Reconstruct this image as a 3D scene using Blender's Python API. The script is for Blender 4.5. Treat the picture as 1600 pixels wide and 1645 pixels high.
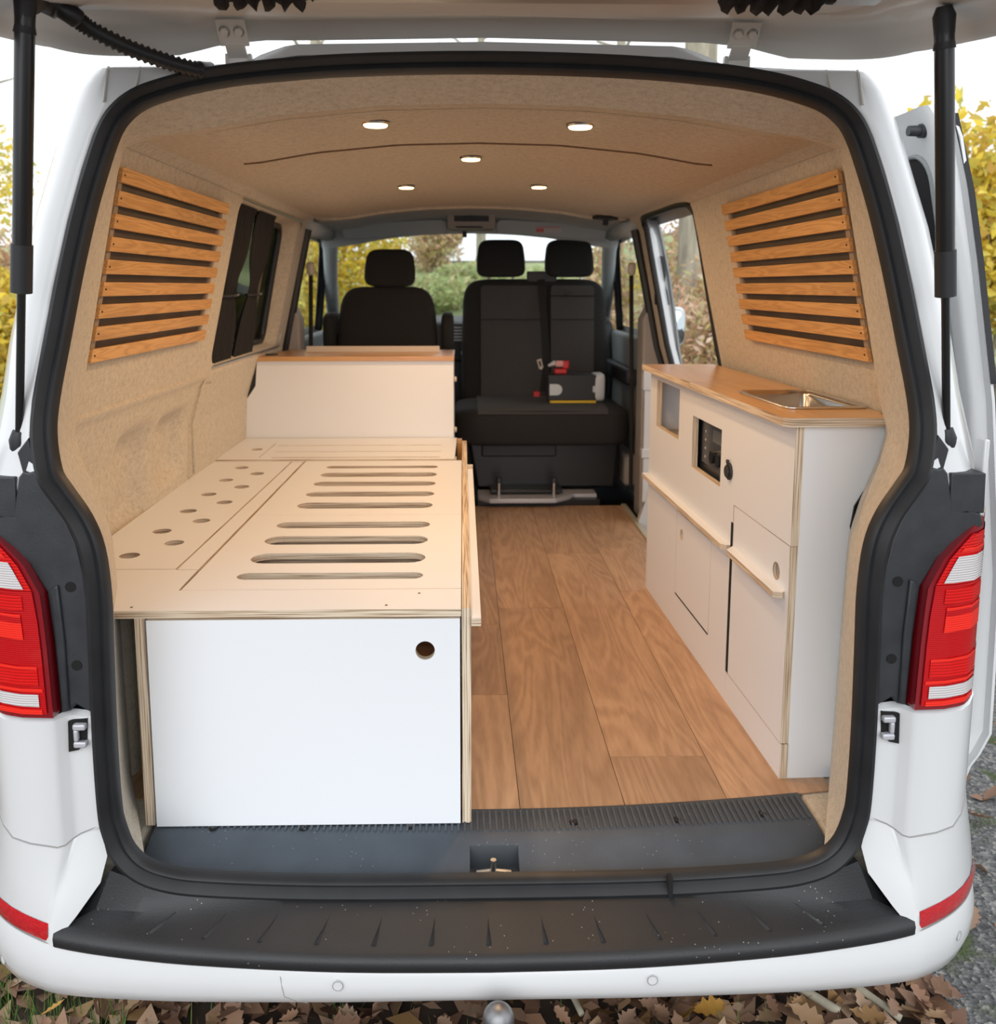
import bpy, bmesh, math, random
import numpy as np
from mathutils import Vector, Matrix
from mathutils.geometry import tessellate_polygon
random.seed(7); rng = np.random.default_rng(7)
for o in list(bpy.data.objects): bpy.data.objects.remove(o)
scene = bpy.context.scene
COL = scene.collection
pi = math.pi

# ------------------------------------------------------------ camera
# x right, y into the van, z up; z = 0 is the van floor, the ground is at GZ
F, PX, PY = 1400.0, 770.0, 650.0
TILT = math.atan((PY-460)/F); YAW = math.atan((PX-743)/math.hypot(F, PY-460))
cd = bpy.data.cameras.new('camera'); cam = bpy.data.objects.new('camera', cd); COL.objects.link(cam)
cam.location = (-0.042, -1.44, 1.05)
cam.rotation_euler = (pi/2-TILT, 0, -YAW)
cd.sensor_fit = 'HORIZONTAL'; cd.sensor_width = 36.0; cd.lens = F/1600*36.0
cd.shift_x = (800-PX)/1600; cd.shift_y = (PY-822.5)/1600
cd.clip_start = 0.05; cd.clip_end = 300
cd.dof.use_dof = True; cd.dof.focus_distance = 1.75; cd.dof.aperture_fstop = 5.0
scene.camera = cam
# ------------------------------------------------------------ sky and exposure
w = bpy.data.worlds.new('overcast'); scene.world = w; w.use_nodes = True
nt = w.node_tree; bg = nt.nodes['Background']
bg.inputs['Color'].default_value = (0.93, 0.965, 1.0, 1); bg.inputs['Strength'].default_value = 1.45
sd = bpy.data.lights.new('veiled_sun', 'SUN'); so = bpy.data.objects.new('veiled_sun', sd); COL.objects.link(so)
sd.energy = 1.9; sd.angle = 1.2; sd.color = (0.94, 0.975, 1.0)
so.rotation_euler = (math.radians(62), 0, math.radians(-8))
vs = scene.view_settings
vs.view_transform = 'Standard'; vs.look = 'None'; vs.gamma = 1.0; vs.use_curve_mapping = False; vs.exposure = 0.0
scene.display_settings.display_device = 'sRGB'

GZ = -0.60

# ------------------------------------------------------------ materials
def newmat(name):
    m = bpy.data.materials.new(name); m.use_nodes = True
    t = m.node_tree; return m, t, t.nodes['Principled BSDF']
def nd(t, typ, **kw):
    n = t.nodes.new(typ)
    for k, v in kw.items(): setattr(n, k, v)
    return n
def coords(t, scale=(1, 1, 1), rnd=False):
    tc = nd(t, 'ShaderNodeTexCoord'); mp = nd(t, 'ShaderNodeMapping')
    mp.inputs['Scale'].default_value = scale
    t.links.new(tc.outputs['Object'], mp.inputs['Vector'])
    if rnd:
        oi = nd(t, 'ShaderNodeObjectInfo'); mu = nd(t, 'ShaderNodeMath', operation='MULTIPLY'); mu.inputs[1].default_value = 37.0
        t.links.new(oi.outputs['Random'], mu.inputs[0]); t.links.new(mu.outputs[0], mp.inputs['Location'])
    return mp.outputs['Vector']
def ramp(t, fac, stops):
    r = nd(t, 'ShaderNodeValToRGB'); e = r.color_ramp.elements
    while len(e) < len(stops): e.new(0.5)
    for i, (p, c) in enumerate(stops):
        e[i].position = p; e[i].color = (*c, 1)
    t.links.new(fac, r.inputs['Fac']); return r.outputs['Color']
def bumpn(t, b, h, strength, dist=0.002):
    bn = nd(t, 'ShaderNodeBump'); bn.inputs['Strength'].default_value = strength; bn.inputs['Distance'].default_value = dist
    t.links.new(h, bn.inputs['Height']); t.links.new(bn.outputs['Normal'], b.inputs['Normal'])
def pm(name, col, rough=0.5, metal=0.0, coat=0.0, var=None, bump=None, spec=None, vdark=0.7, noisescale=(1, 1, 1)):
    m, t, b = newmat(name)
    b.inputs['Base Color'].default_value = (*col, 1); b.inputs['Roughness'].default_value = rough
    b.inputs['Metallic'].default_value = metal; b.inputs['Coat Weight'].default_value = coat; b.inputs['Coat Roughness'].default_value = 0.08
    if spec is not None: b.inputs['Specular IOR Level'].default_value = spec
    if var:
        v = coords(t, noisescale); n = nd(t, 'ShaderNodeTexNoise'); n.inputs['Scale'].default_value = var; n.inputs['Detail'].default_value = 6
        t.links.new(v, n.inputs['Vector'])
        c = ramp(t, n.outputs['Fac'], [(0.3, tuple(k*vdark for k in col)), (0.7, col)])
        t.links.new(c, b.inputs['Base Color'])
    if bump:
        v = coords(t); n = nd(t, 'ShaderNodeTexNoise'); n.inputs['Scale'].default_value = bump[0]; n.inputs['Detail'].default_value = 5
        t.links.new(v, n.inputs['Vector']); bumpn(t, b, n.outputs['Fac'], bump[1])
    return m
def wood(name, light, dark, scale, freq=9.0, rough=0.45, fibre=0.25, objvar=0.0, distort=0.6, bump=0.05, coat=0.0):
    """grain drawn as contour lines of a stretched noise; scale is the stretch per axis"""
    m, t, b = newmat(name)
    v = coords(t, scale, rnd=True)
    n = nd(t, 'ShaderNodeTexNoise'); n.inputs['Scale'].default_value = 1.0; n.inputs['Detail'].default_value = 2.5; n.inputs['Distortion'].default_value = distort
    t.links.new(v, n.inputs['Vector'])
    mu = nd(t, 'ShaderNodeMath', operation='MULTIPLY'); mu.inputs[1].default_value = freq*6.28
    sn = nd(t, 'ShaderNodeMath', operation='SINE'); t.links.new(n.outputs['Fac'], mu.inputs[0]); t.links.new(mu.outputs[0], sn.inputs[0])
    ma = nd(t, 'ShaderNodeMapRange'); ma.inputs['From Min'].default_value = -1; ma.inputs['From Max'].default_value = 1
    t.links.new(sn.outputs[0], ma.inputs['Value'])
    v2 = coords(t, tuple(s*9 for s in scale), rnd=True)
    n2 = nd(t, 'ShaderNodeTexNoise'); n2.inputs['Scale'].default_value = 1.6; n2.inputs['Detail'].default_value = 6; t.links.new(v2, n2.inputs['Vector'])
    mx = nd(t, 'ShaderNodeMix', data_type='FLOAT'); mx.inputs[0].default_value = 1-fibre
    t.links.new(n2.outputs['Fac'], mx.inputs[2]); t.links.new(ma.outputs[0], mx.inputs[3])
    mid = tuple((a+c)/2 for a, c in zip(light, dark))
    c = ramp(t, mx.outputs[0], [(0.0, dark), (0.35, mid), (0.75, light)])
    # broad cloudy variation
    v3 = coords(t, tuple(max(s*0.5, 1.0) for s in scale), rnd=True); n3 = nd(t, 'ShaderNodeTexNoise'); n3.inputs['Scale'].default_value = 2.0
    t.links.new(v3, n3.inputs['Vector'])
    hs = nd(t, 'ShaderNodeHueSaturation')
    mr = nd(t, 'ShaderNodeMapRange'); mr.inputs['To Min'].default_value = 0.8; mr.inputs['To Max'].default_value = 1.2
    t.links.new(n3.outputs['Fac'], mr.inputs['Value'])
    val = mr.outputs[0]
    if objvar:
        oi = nd(t, 'ShaderNodeObjectInfo'); r2 = nd(t, 'ShaderNodeMapRange'); r2.inputs['To Min'].default_value = 1-objvar; r2.inputs['To Max'].default_value = 1+objvar
        t.links.new(oi.outputs['Random'], r2.inputs['Value']); mm = nd(t, 'ShaderNodeMath', operation='MULTIPLY')
        t.links.new(val, mm.inputs[0]); t.links.new(r2.outputs[0], mm.inputs[1]); val = mm.outputs[0]
    t.links.new(val, hs.inputs['Value']); t.links.new(c, hs.inputs['Color']); t.links.new(hs.outputs['Color'], b.inputs['Base Color'])
    b.inputs['Roughness'].default_value = rough; b.inputs['Coat Weight'].default_value = coat; b.inputs['Coat Roughness'].default_value = 0.2
    bumpn(t, b, mx.outputs[0], bump, 0.001)
    return m
def ply(name, axis):
    """plywood edge: veneer layers stacked along the board's thickness axis"""
    m, t, b = newmat(name)
    s = [6.0, 6.0, 6.0]; s['xyz'.index(axis)] = 520.0
    v = coords(t, tuple(s)); n = nd(t, 'ShaderNodeTexNoise'); n.inputs['Scale'].default_value = 1.0; n.inputs['Detail'].default_value = 3
    t.links.new(v, n.inputs['Vector'])
    c = ramp(t, n.outputs['Fac'], [(0.34, (0.27, 0.17, 0.10)), (0.46, (0.55, 0.42, 0.29)), (0.58, (0.74, 0.63, 0.49))])
    t.links.new(c, b.inputs['Base Color']); b.inputs['Roughness'].default_value = 0.75
    return m
def leafmat(name, cols, rough=0.6, transl=0.25):
    m, t, b = newmat(name)
    g = nd(t, 'ShaderNodeNewGeometry'); oi = nd(t, 'ShaderNodeObjectInfo')
    ad = nd(t, 'ShaderNodeMath', operation='ADD'); fr = nd(t, 'ShaderNodeMath', operation='FRACT')
    t.links.new(g.outputs['Random Per Island'], ad.inputs[0]); t.links.new(oi.outputs['Random'], ad.inputs[1]); t.links.new(ad.outputs[0], fr.inputs[0])
    n = len(cols); c = ramp(t, fr.outputs[0], [((i+0.5)/n, k) for i, k in enumerate(cols)])
    t.links.new(c, b.inputs['Base Color']); b.inputs['Roughness'].default_value = rough; b.inputs['Subsurface Weight'].default_value = 0.0
    if transl:
        tr = nd(t, 'ShaderNodeBsdfTranslucent'); mxs = nd(t, 'ShaderNodeMixShader'); mxs.inputs[0].default_value = transl
        t.links.new(c, tr.inputs['Color']); out = t.nodes['Material Output']
        t.links.new(b.outputs[0], mxs.inputs[1]); t.links.new(tr.outputs[0], mxs.inputs[2]); t.links.new(mxs.outputs[0], out.inputs['Surface'])
    return m

M = {}
M['paint'] = pm('white_paint', (0.65, 0.655, 0.66), 0.28, coat=0.6, var=3.0, vdark=0.965)
M['paint_dull'] = pm('white_paint_inner', (0.70, 0.68, 0.64), 0.38, coat=0.25, var=6.0, vdark=0.93)
M['seam'] = pm('seam_sealer', (0.28, 0.27, 0.26), 0.8)
M['plastic'] = pm('black_plastic', (0.028, 0.031, 0.036), 0.48, var=25, vdark=0.6, bump=(400, 0.15))
M['plastic_soft'] = pm('dark_plastic', (0.020, 0.021, 0.024), 0.5, bump=(500, 0.1))
M['rubber'] = pm('seal_rubber', (0.018, 0.019, 0.021), 0.42, var=20, vdark=0.7)
M['black_metal'] = pm('black_metal', (0.012, 0.012, 0.013), 0.28)
M['void'] = pm('dark_recess', (0.004, 0.004, 0.004), 0.9)
M['chrome'] = pm('bright_metal', (0.72, 0.72, 0.72), 0.22, metal=1.0)
M['alu'] = pm('aluminium', (0.55, 0.55, 0.54), 0.4, metal=1.0)
M['steel'] = pm('brushed_steel', (0.62, 0.61, 0.60), 0.24, metal=1.0, var=30, vdark=0.85)
M['white_lam'] = pm('white_laminate', (0.80, 0.815, 0.84), 0.42)
M['ply_x'] = ply('plywood_edge_x', 'x'); M['ply_y'] = ply('plywood_edge_y', 'y'); M['ply_z'] = ply('plywood_edge_z', 'z')
M['slat'] = wood('oak_slat', (0.72, 0.40, 0.15), (0.50, 0.24, 0.075), (34, 2.0, 34), freq=9, rough=0.5, fibre=0.5, objvar=0.06)
M['oak_top'] = wood('oak_worktop', (0.68, 0.40, 0.17), (0.52, 0.28, 0.105), (16, 1.5, 16), freq=3.0, rough=0.3, fibre=0.55, coat=0.3, bump=0.02)
M['oak_x'] = wood('oak_board', (0.62, 0.34, 0.13), (0.46, 0.22, 0.075), (1.5, 16, 16), freq=3.0, rough=0.3, fibre=0.55, coat=0.3, bump=0.02)
M['plank'] = wood('oak_floor_plank', (0.50, 0.305, 0.178), (0.275, 0.15, 0.08), (8, 1.1, 8), freq=9, rough=0.42, fibre=0.68, objvar=0.17, distort=1.0, bump=0.04)
M['glass'] = None
m, t, b = newmat('clear_glass'); b.inputs['Base Color'].default_value = (0.93, 0.97, 0.96, 1); b.inputs['Roughness'].default_value = 0.0
b.inputs['Transmission Weight'].default_value = 1.0; b.inputs['IOR'].default_value = 1.05; M['glass'] = m
m, t, b = newmat('privacy_glass'); b.inputs['Base Color'].default_value = (0.025, 0.032, 0.038, 1); b.inputs['Roughness'].default_value = 0.02
b.inputs['Transmission Weight'].default_value = 1.0; b.inputs['IOR'].default_value = 1.35; M['darkglass'] = m
M['mirror'] = pm('mirror_glass', (0.5, 0.56, 0.58), 0.03, metal=1.0)
M['curtain'] = pm('black_curtain', (0.012, 0.011, 0.012), 0.85)
M['seat_cloth'] = pm('dark_seat_cloth', (0.020, 0.019, 0.018), 0.9, var=300, vdark=0.6, bump=(500, 0.3))
M['seat_grey'] = pm('grey_seat_cloth', (0.075, 0.070, 0.067), 0.92, var=350, vdark=0.6, bump=(500, 0.3))
M['cab_grey'] = pm('cab_headliner', (0.50, 0.55, 0.56), 0.85, var=60, vdark=0.93)
M['cab_trim'] = pm('cab_plastic_grey', (0.26, 0.28, 0.28), 0.6)
M['beige_trim'] = pm('pillar_plastic', (0.33, 0.30, 0.27), 0.6)
M['cream'] = pm('cream_plastic', (0.62, 0.54, 0.44), 0.5)
M['red'] = pm('red_plastic', (0.62, 0.02, 0.02), 0.4)
M['yellow'] = pm('yellow_plastic', (0.75, 0.48, 0.02), 0.5)
M['white_pl'] = pm('white_plastic', (0.62, 0.64, 0.65), 0.4)
M['silver'] = pm('silver_paint', (0.50, 0.50, 0.53), 0.4, metal=0.3)
# felt lining: matted beige fleece with darker fibres
m, t, b = newmat('felt_lining')
v = coords(t); n = nd(t, 'ShaderNodeTexNoise'); n.inputs['Scale'].default_value = 75; n.inputs['Detail'].default_value = 8; n.inputs['Roughness'].default_value = 0.75
t.links.new(v, n.inputs['Vector'])
n2 = nd(t, 'ShaderNodeTexNoise'); n2.inputs['Scale'].default_value = 420; n2.inputs['Detail'].default_value = 3; t.links.new(v, n2.inputs['Vector'])
mx = nd(t, 'ShaderNodeMix', data_type='FLOAT'); mx.inputs[0].default_value = 0.4
t.links.new(n.outputs['Fac'], mx.inputs[2]); t.links.new(n2.outputs['Fac'], mx.inputs[3])
c = ramp(t, mx.outputs[0], [(0.33, (0.35, 0.30, 0.225)), (0.47, (0.56, 0.49, 0.385)), (0.62, (0.67, 0.60, 0.49))])
t.links.new(c, b.inputs['Base Color']); b.inputs['Roughness'].default_value = 0.95; b.inputs['Specular IOR Level'].default_value = 0.1
b.inputs['Sheen Weight'].default_value = 0.15; bumpn(t, b, mx.outputs[0], 0.5, 0.002)
M['felt'] = m
M['slat_back'] = pm('dark_slat_backing', (0.115, 0.085, 0.062), 0.5, var=9, vdark=0.65)
# lamp glow
m, t, b = newmat('warm_led'); b.inputs['Base Color'].default_value = (1, 0.9, 0.7, 1); b.inputs['Emission Color'].default_value = (1.0, 0.80, 0.42, 1); b.inputs['Emission Strength'].default_value = 3.2; M['led'] = m
# tail light plastics
def lens(name, col, rough, ribs, dark=0.6):
    m, t, b = newmat(name); v = coords(t, (0, 0, 1)); wv = nd(t, 'ShaderNodeTexWave', bands_direction='Z'); wv.inputs['Scale'].default_value = ribs
    t.links.new(v, wv.inputs['Vector']); c = ramp(t, wv.outputs['Fac'], [(0.2, tuple(k*dark for k in col)), (0.8, col)])
    t.links.new(c, b.inputs['Base Color']); b.inputs['Roughness'].default_value = rough; b.inputs['Coat Weight'].default_value = 0.5
    b.inputs['Specular IOR Level'].default_value = 0.2; b.inputs['Coat Roughness'].default_value = 0.03; bumpn(t, b, wv.outputs['Fac'], 0.3, 0.001); return m
M['lens_rim'] = pm('dark_red_rim', (0.22, 0.006, 0.012), 0.15, coat=1.0)
M['lens_red'] = lens('red_lens', (0.72, 0.010, 0.010), 0.25, 60, 0.62)
M['lens_deep'] = lens('deep_red_lens', (0.50, 0.005, 0.008), 0.2, 90, 0.82)
M['lens_bright'] = lens('bright_red_lens', (0.95, 0.03, 0.018), 0.2, 80, 0.7)
M['lens_clear'] = lens('clear_ribbed_lens', (0.70, 0.66, 0.66), 0.2, 75, 0.6)
M['reflector'] = pm('red_reflector', (0.62, 0.01, 0.02), 0.2, coat=1.0, var=260, vdark=0.55)
M['bark'] = pm('bark', (0.40, 0.36, 0.27), 0.95, var=5, vdark=0.5, bump=(14, 0.8), noisescale=(3, 3, 0.6))
M['soil'] = pm('dark_soil', (0.07, 0.045, 0.03), 0.95, var=14, vdark=0.4, bump=(30, 0.8))
M['leaf_brown'] = leafmat('oak_leaf_brown', [(0.27, 0.145, 0.085), (0.13, 0.065, 0.04), (0.34, 0.20, 0.125), (0.19, 0.10, 0.06), (0.42, 0.28, 0.19), (0.30, 0.17, 0.07)], transl=0.1)
M['leaf_yellow_dry'] = leafmat('fallen_leaf_yellow', [(0.55, 0.33, 0.06), (0.50, 0.26, 0.05)], transl=0.1)
M['fol_yellow'] = leafmat('yellow_foliage', [(0.86, 0.66, 0.07), (0.76, 0.62, 0.10), (0.64, 0.40, 0.10), (0.50, 0.52, 0.12), (0.92, 0.76, 0.16)], transl=0.45)
M['fol_brown'] = leafmat('brown_undergrowth', [(0.62, 0.40, 0.26), (0.48, 0.28, 0.17), (0.72, 0.52, 0.38), (0.66, 0.56, 0.22), (0.44, 0.42, 0.20), (0.74, 0.58, 0.44)], transl=0.35)
M['fol_green'] = leafmat('green_undergrowth', [(0.36, 0.46, 0.20), (0.48, 0.56, 0.26), (0.60, 0.56, 0.30), (0.40, 0.50, 0.24), (0.66, 0.56, 0.36)], transl=0.35)
M['grass'] = leafmat('grass_blades', [(0.10, 0.22, 0.04), (0.18, 0.30, 0.06)], transl=0.3)
M['meadow'] = pm('meadow', (0.38, 0.44, 0.22), 0.95, var=1.2, vdark=0.6, bump=(8, 1.0))
# asphalt with pale aggregate and moss
m, t, b = newmat('asphalt')
v = coords(t); vo = nd(t, 'ShaderNodeTexVoronoi'); vo.inputs['Scale'].default_value = 95; t.links.new(v, vo.inputs['Vector'])
n = nd(t, 'ShaderNodeTexNoise'); n.inputs['Scale'].default_value = 9; n.inputs['Detail'].default_value = 7; t.links.new(v, n.inputs['Vector'])
c1 = ramp(t, vo.outputs['Color'], [(0.1, (0.05, 0.052, 0.055)), (0.6, (0.13, 0.13, 0.13)), (0.95, (0.30, 0.29, 0.27))])
c2 = ramp(t, n.outputs['Fac'], [(0.52, (0, 0, 0)), (0.66, (1, 1, 1))])
mc = nd(t, 'ShaderNodeMix', data_type='RGBA'); t.links.new(c2, mc.inputs[0]); t.links.new(c1, mc.inputs[6]); mc.inputs[7].default_value = (0.055, 0.075, 0.025, 1)
t.links.new(mc.outputs[2], b.inputs['Base Color']); b.inputs['Roughness'].default_value = 0.85
bumpn(t, b, vo.outputs['Distance'], 0.9, 0.006); M['asphalt'] = m

# ------------------------------------------------------------ mesh builder
class MB:
    def __init__(s): s.v = []; s.f = []; s.m = []
    def add(s, vs, fs, mi=0):
        o = len(s.v); s.v += [tuple(p) for p in vs]
        for f in fs: s.f.append([i+o for i in f]); s.m.append(mi)
        return s
    def box(s, x0, x1, y0, y1, z0, z1, mi=0, mis=None):
        vs = [(x, y, z) for x in (x0, x1) for y in (y0, y1) for z in (z0, z1)]
        fs = [[0, 1, 3, 2], [4, 6, 7, 5], [0, 4, 5, 1], [2, 3, 7, 6], [0, 2, 6, 4], [1, 5, 7, 3]]   # x- x+ y- y+ z- z+
        for k, f in enumerate(fs): s.add(vs, [f], mis[k] if mis else mi)
        return s
    def grid(s, rows, mi=0, cu=False, cv=False):
        n, k = len(rows), len(rows[0]); vs = [p for r in rows for p in r]; fs = []
        for i in range(n if cu else n-1):
            for j in range(k if cv else k-1):
                a, b_, c_, d_ = i*k+j, i*k+(j+1) % k, ((i+1) % n)*k+(j+1) % k, ((i+1) % n)*k+j
                fs.append([a, b_, c_, d_])
        return s.add(vs, fs, mi)
    def prism(s, outer, holes, a0, a1, axis, mf=0, me=1, fn=None):
        """polygon with holes extruded along axis between a0 and a1"""
        loops = [outer]+list(holes)
        tri = tessellate_polygon([[Vector((p[0], p[1], 0)) for p in l] for l in loops])
        flat = [p for l in loops for p in l]
        def P(p, a):
            q = {'x': (a, p[0], p[1]), 'y': (p[0], a, p[1]), 'z': (p[0], p[1], a)}[axis]
            return fn(*q) if fn else q
        for a in (a0, a1): s.add([P(p, a) for p in flat], [list(t_) for t_ in tri], mf)
        for l in loops:
            n = len(l); s.add([P(p, a0) for p in l]+[P(p, a1) for p in l], [[i, (i+1) % n, n+(i+1) % n, n+i] for i in range(n)], me)
        return s
    def sheet(s, outer, holes, fn, mi=0):
        loops = [outer]+list(holes)
        tri = tessellate_polygon([[Vector((p[0], p[1], 0)) for p in l] for l in loops])
        s.add([fn(*p) for l in loops for p in l], [list(t_) for t_ in tri], mi); return s
    def tube(s, pts, r, n=10, mi=0, caps=True, closed=False):
        pts = [Vector(p) for p in pts]; k = len(pts); rings = []; up = None
        for i, p in enumerate(pts):
            a = pts[(i-1) % k] if (i > 0 or closed) else p; b_ = pts[(i+1) % k] if (i < k-1 or closed) else p
            d = (b_-a).normalized()
            if up is None: up = d.orthogonal().normalized()
            up = (up-d*up.dot(d)).normalized(); q = d.cross(up)
            rr = r[i] if isinstance(r, (list, tuple)) else r
            rings.append([tuple(p+(up*math.cos(2*pi*j/n)+q*math.sin(2*pi*j/n))*rr) for j in range(n)])
        s.grid(rings, mi, cu=closed, cv=True)
        if caps and not closed:
            s.add(rings[0], [list(range(n))[::-1]], mi); s.add(rings[-1], [list(range(n))], mi)
        return s
    def disc(s, c, r, axis, a0, a1, n=24, mi=0, r1=None):
        e = {'x': Vector((1, 0, 0)), 'y': Vector((0, 1, 0)), 'z': Vector((0, 0, 1))}[axis]; c = Vector(c)
        return s.tube([c+e*a0, c+e*a1], [r, r if r1 is None else r1], n, mi)
    def rbox(s, cx, cy, cz, w_, d_, h_, e=0.35, n=12, mi=0, fn=None):
        """soft cushion: superellipsoid; exponent e small = boxy"""
        rows = []
        def sp(a, p): return math.copysign(abs(a)**p, a)
        for i in range(n+1):
            ph = -pi/2+pi*i/n; row = []
            for j in range(2*n):
                th = 2*pi*j/(2*n)
                x = sp(math.cos(ph), e)*sp(math.cos(th), e); y = sp(math.cos(ph), e)*sp(math.sin(th), e); z = sp(math.sin(ph), e)
                q = (cx+x*w_/2, cy+y*d_/2, cz+z*h_/2); row.append(fn(q, (x, y, z)) if fn else q)
            rows.append(row)
        return s.grid(rows, mi, cv=True)
    def build(s, name, mats, parent=None, smooth=False, bevel=0, weld=True, kind=None, label=None, center=True, sub=0, cat=None, group=None, nonorm=False):
        if not isinstance(mats, (list, tuple)): mats = [mats]
        v = np.array(s.v, dtype=float); c = (v.min(0)+v.max(0))/2 if center else np.zeros(3)
        me = bpy.data.meshes.new(name); me.from_pydata((v-c).tolist(), [], s.f)
        for m_ in mats: me.materials.append(m_)
        me.polygons.foreach_set('material_index', s.m)
        bm = bmesh.new(); bm.from_mesh(me)
        if weld: bmesh.ops.remove_doubles(bm, verts=bm.verts, dist=1e-5)
        if not nonorm: bmesh.ops.recalc_face_normals(bm, faces=bm.faces)
        bm.to_mesh(me); bm.free()
        if smooth:
            me.polygons.foreach_set('use_smooth', [True]*len(me.polygons))
            if smooth != 'all': me.set_sharp_from_angle(angle=math.radians(42) if smooth is True else smooth)
        o = bpy.data.objects.new(name, me); COL.objects.link(o); o.location = c
        if bevel:
            b_ = o.modifiers.new('bevel', 'BEVEL'); b_.width = bevel; b_.segments = 3; b_.limit_method = 'ANGLE'; b_.angle_limit = math.radians(40); b_.harden_normals = False
            me.polygons.foreach_set('use_smooth', [True]*len(me.polygons)); me.set_sharp_from_angle(angle=math.radians(50))
        if sub:
            b_ = o.modifiers.new('sub', 'SUBSURF'); b_.levels = sub; b_.render_levels = sub
        if parent is not None:
            o.parent = parent; o.matrix_parent_inverse = Matrix.LocRotScale(*wm(parent)).inverted()
        tag(o, label, cat, group, kind); return o
def wm(o):
    """world loc/rot/scale of an unrotated chain (our roots are only translated at build time)"""
    loc = Vector(o['_w']) if '_w' in o else Vector(o.location)
    if o.parent is not None and '_w' not in o: loc = Vector(o.location)
    return (loc, Matrix.Identity(3).to_quaternion(), Vector((1, 1, 1)))
def tag(o, label=None, cat=None, group=None, kind=None):
    if label: o['label'] = label
    if cat: o['category'] = cat
    if group: o['group'] = group
    if kind: o['kind'] = kind
    return o
def thing(name, label, cat, loc=(0, 0, 0), group=None):
    o = bpy.data.objects.new(name, None); COL.objects.link(o); o.location = loc; o.empty_display_size = 0.1
    return tag(o, label, cat, group)
def dup(o, parent=None):
    c = o.copy(); COL.objects.link(c)
    if parent is not None: c.parent = parent
    for ch in list(o.children): dup(ch, c)
    return c
def lerp(tab, z):
    xs = [p[0] for p in tab]; ys = [p[1] for p in tab]; return float(np.interp(z, xs, ys))
def smoothpath(pts, n=6, closed=False):
    P = [np.array(p, float) for p in pts]; k = len(P); out = []
    for i in range(k if closed else k-1):
        p0 = P[(i-1) % k] if (closed or i > 0) else P[0]; p1 = P[i]; p2 = P[(i+1) % k]; p3 = P[(i+2) % k] if (closed or i+2 < k) else P[-1]
        for j in range(n):
            t_ = j/n; out.append(tuple(0.5*((2*p1)+(-p0+p2)*t_+(2*p0-5*p1+4*p2-p3)*t_*t_+(-p0+3*p1-3*p2+p3)*t_**3)))
    if not closed: out.append(tuple(P[-1]))
    return out
def rrect(x0, x1, y0, y1, r, n=6):
    out = []
    for cx, cy, a in ((x1-r, y1-r, 0), (x0+r, y1-r, 90), (x0+r, y0+r, 180), (x1-r, y0+r, 270)):
        for i in range(n+1):
            t_ = math.radians(a+90*i/n); out.append((cx+r*math.cos(t_), cy+r*math.sin(t_)))
    return out
def circ(cx, cy, r, n=20): return [(cx+r*math.cos(2*pi*i/n), cy+r*math.sin(2*pi*i/n)) for i in range(n)]

# ------------------------------------------------------------ van profiles
def yf(z): return 0.2*max(0.0, z-0.72)
WALL = [(-0.2, 0.90), (0.45, 0.91), (0.62, 0.90), (0.78, 0.85), (1.29, 0.745), (1.33, 0.725), (1.352, 0.69)]
def WX(z): return lerp(WALL, z)
SKIN = [(-0.25, 0.955), (0.60, 0.955), (0.70, 0.935), (0.75, 0.925), (0.85, 0.905), (0.95, 0.893), (1.16, 0.857), (1.33, 0.812), (1.40, 0.790), (1.44, 0.770), (1.465, 0.735), (1.48, 0.62)]
def SX(z): return lerp(SKIN, z)
CEIL = [(0, 1.402), (0.2, 1.397), (0.4, 1.378), (0.55, 1.352), (0.63, 1.348), (0.69, 1.350), (0.72, 1.345)]
def CZ(x): return lerp(CEIL, abs(x))
SEAL = [(0, -0.042), (0.3, -0.040), (0.5, -0.030), (0.58, -0.018), (0.63, 0.004), (0.662, 0.040), (0.679, 0.090), (0.685, 0.14), (0.686, 0.27), (0.683, 0.42),
        (0.681, 0.52), (0.687, 0.60), (0.703, 0.65), (0.730, 0.695), (0.752, 0.735), (0.764, 0.80), (0.761, 0.865), (0.745, 0.965), (0.726, 1.08), (0.706, 1.18),
        (0.688, 1.25), (0.667, 1.318), (0.645, 1.356), (0.610, 1.385), (0.565, 1.403), (0.50, 1.420), (0.40, 1.435), (0.24, 1.448), (0, 1.454)]
full = SEAL+[(-x, z) for x, z in SEAL[-2:0:-1]]
ring = smoothpath(full, 4, closed=True)
NR = len(ring)
def ringnorm(i):
    a = np.array(ring[(i-1) % NR]); b_ = np.array(ring[(i+1) % NR]); d = b_-a; d /= np.hypot(*d); return (d[1], -d[0])
NORM = [ringnorm(i) for i in range(NR)]
def SEALX(z):
    """seal outer half width at height z (side part)"""
    pts = sorted([(p[1], p[0]) for p in SEAL[3:]], key=lambda q: q[0]); return lerp(pts, z)

# ============================================================ THE VAN (one thing, parts below)
van = thing('campervan', 'white panel van seen from behind with its tailgate open and side door slid back', 'van', (0, 0.3, GZ))

# rubber seal round the rear opening
prof = [(-0.032, 0.022), (-0.030, 0.006), (-0.024, 0.000), (-0.018, 0.003), (-0.013, -0.004), (-0.006, -0.012), (0.000, -0.010), (0.003, 0.000), (0.002, 0.022)]
rows = []
for i, (x, z) in enumerate(ring):
    nx, nz = NORM[i]; rows.append([(x+nx*a, yf(z)+b_, z+nz*a) for a, b_ in prof])
MB().grid(rows, cu=True).build('opening_seal', M['rubber'], van, smooth=True)
MB().box(0.325, 0.333, -0.014, 0.004, -0.040, -0.004).build('seal_joint', M['void'], van)

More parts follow.
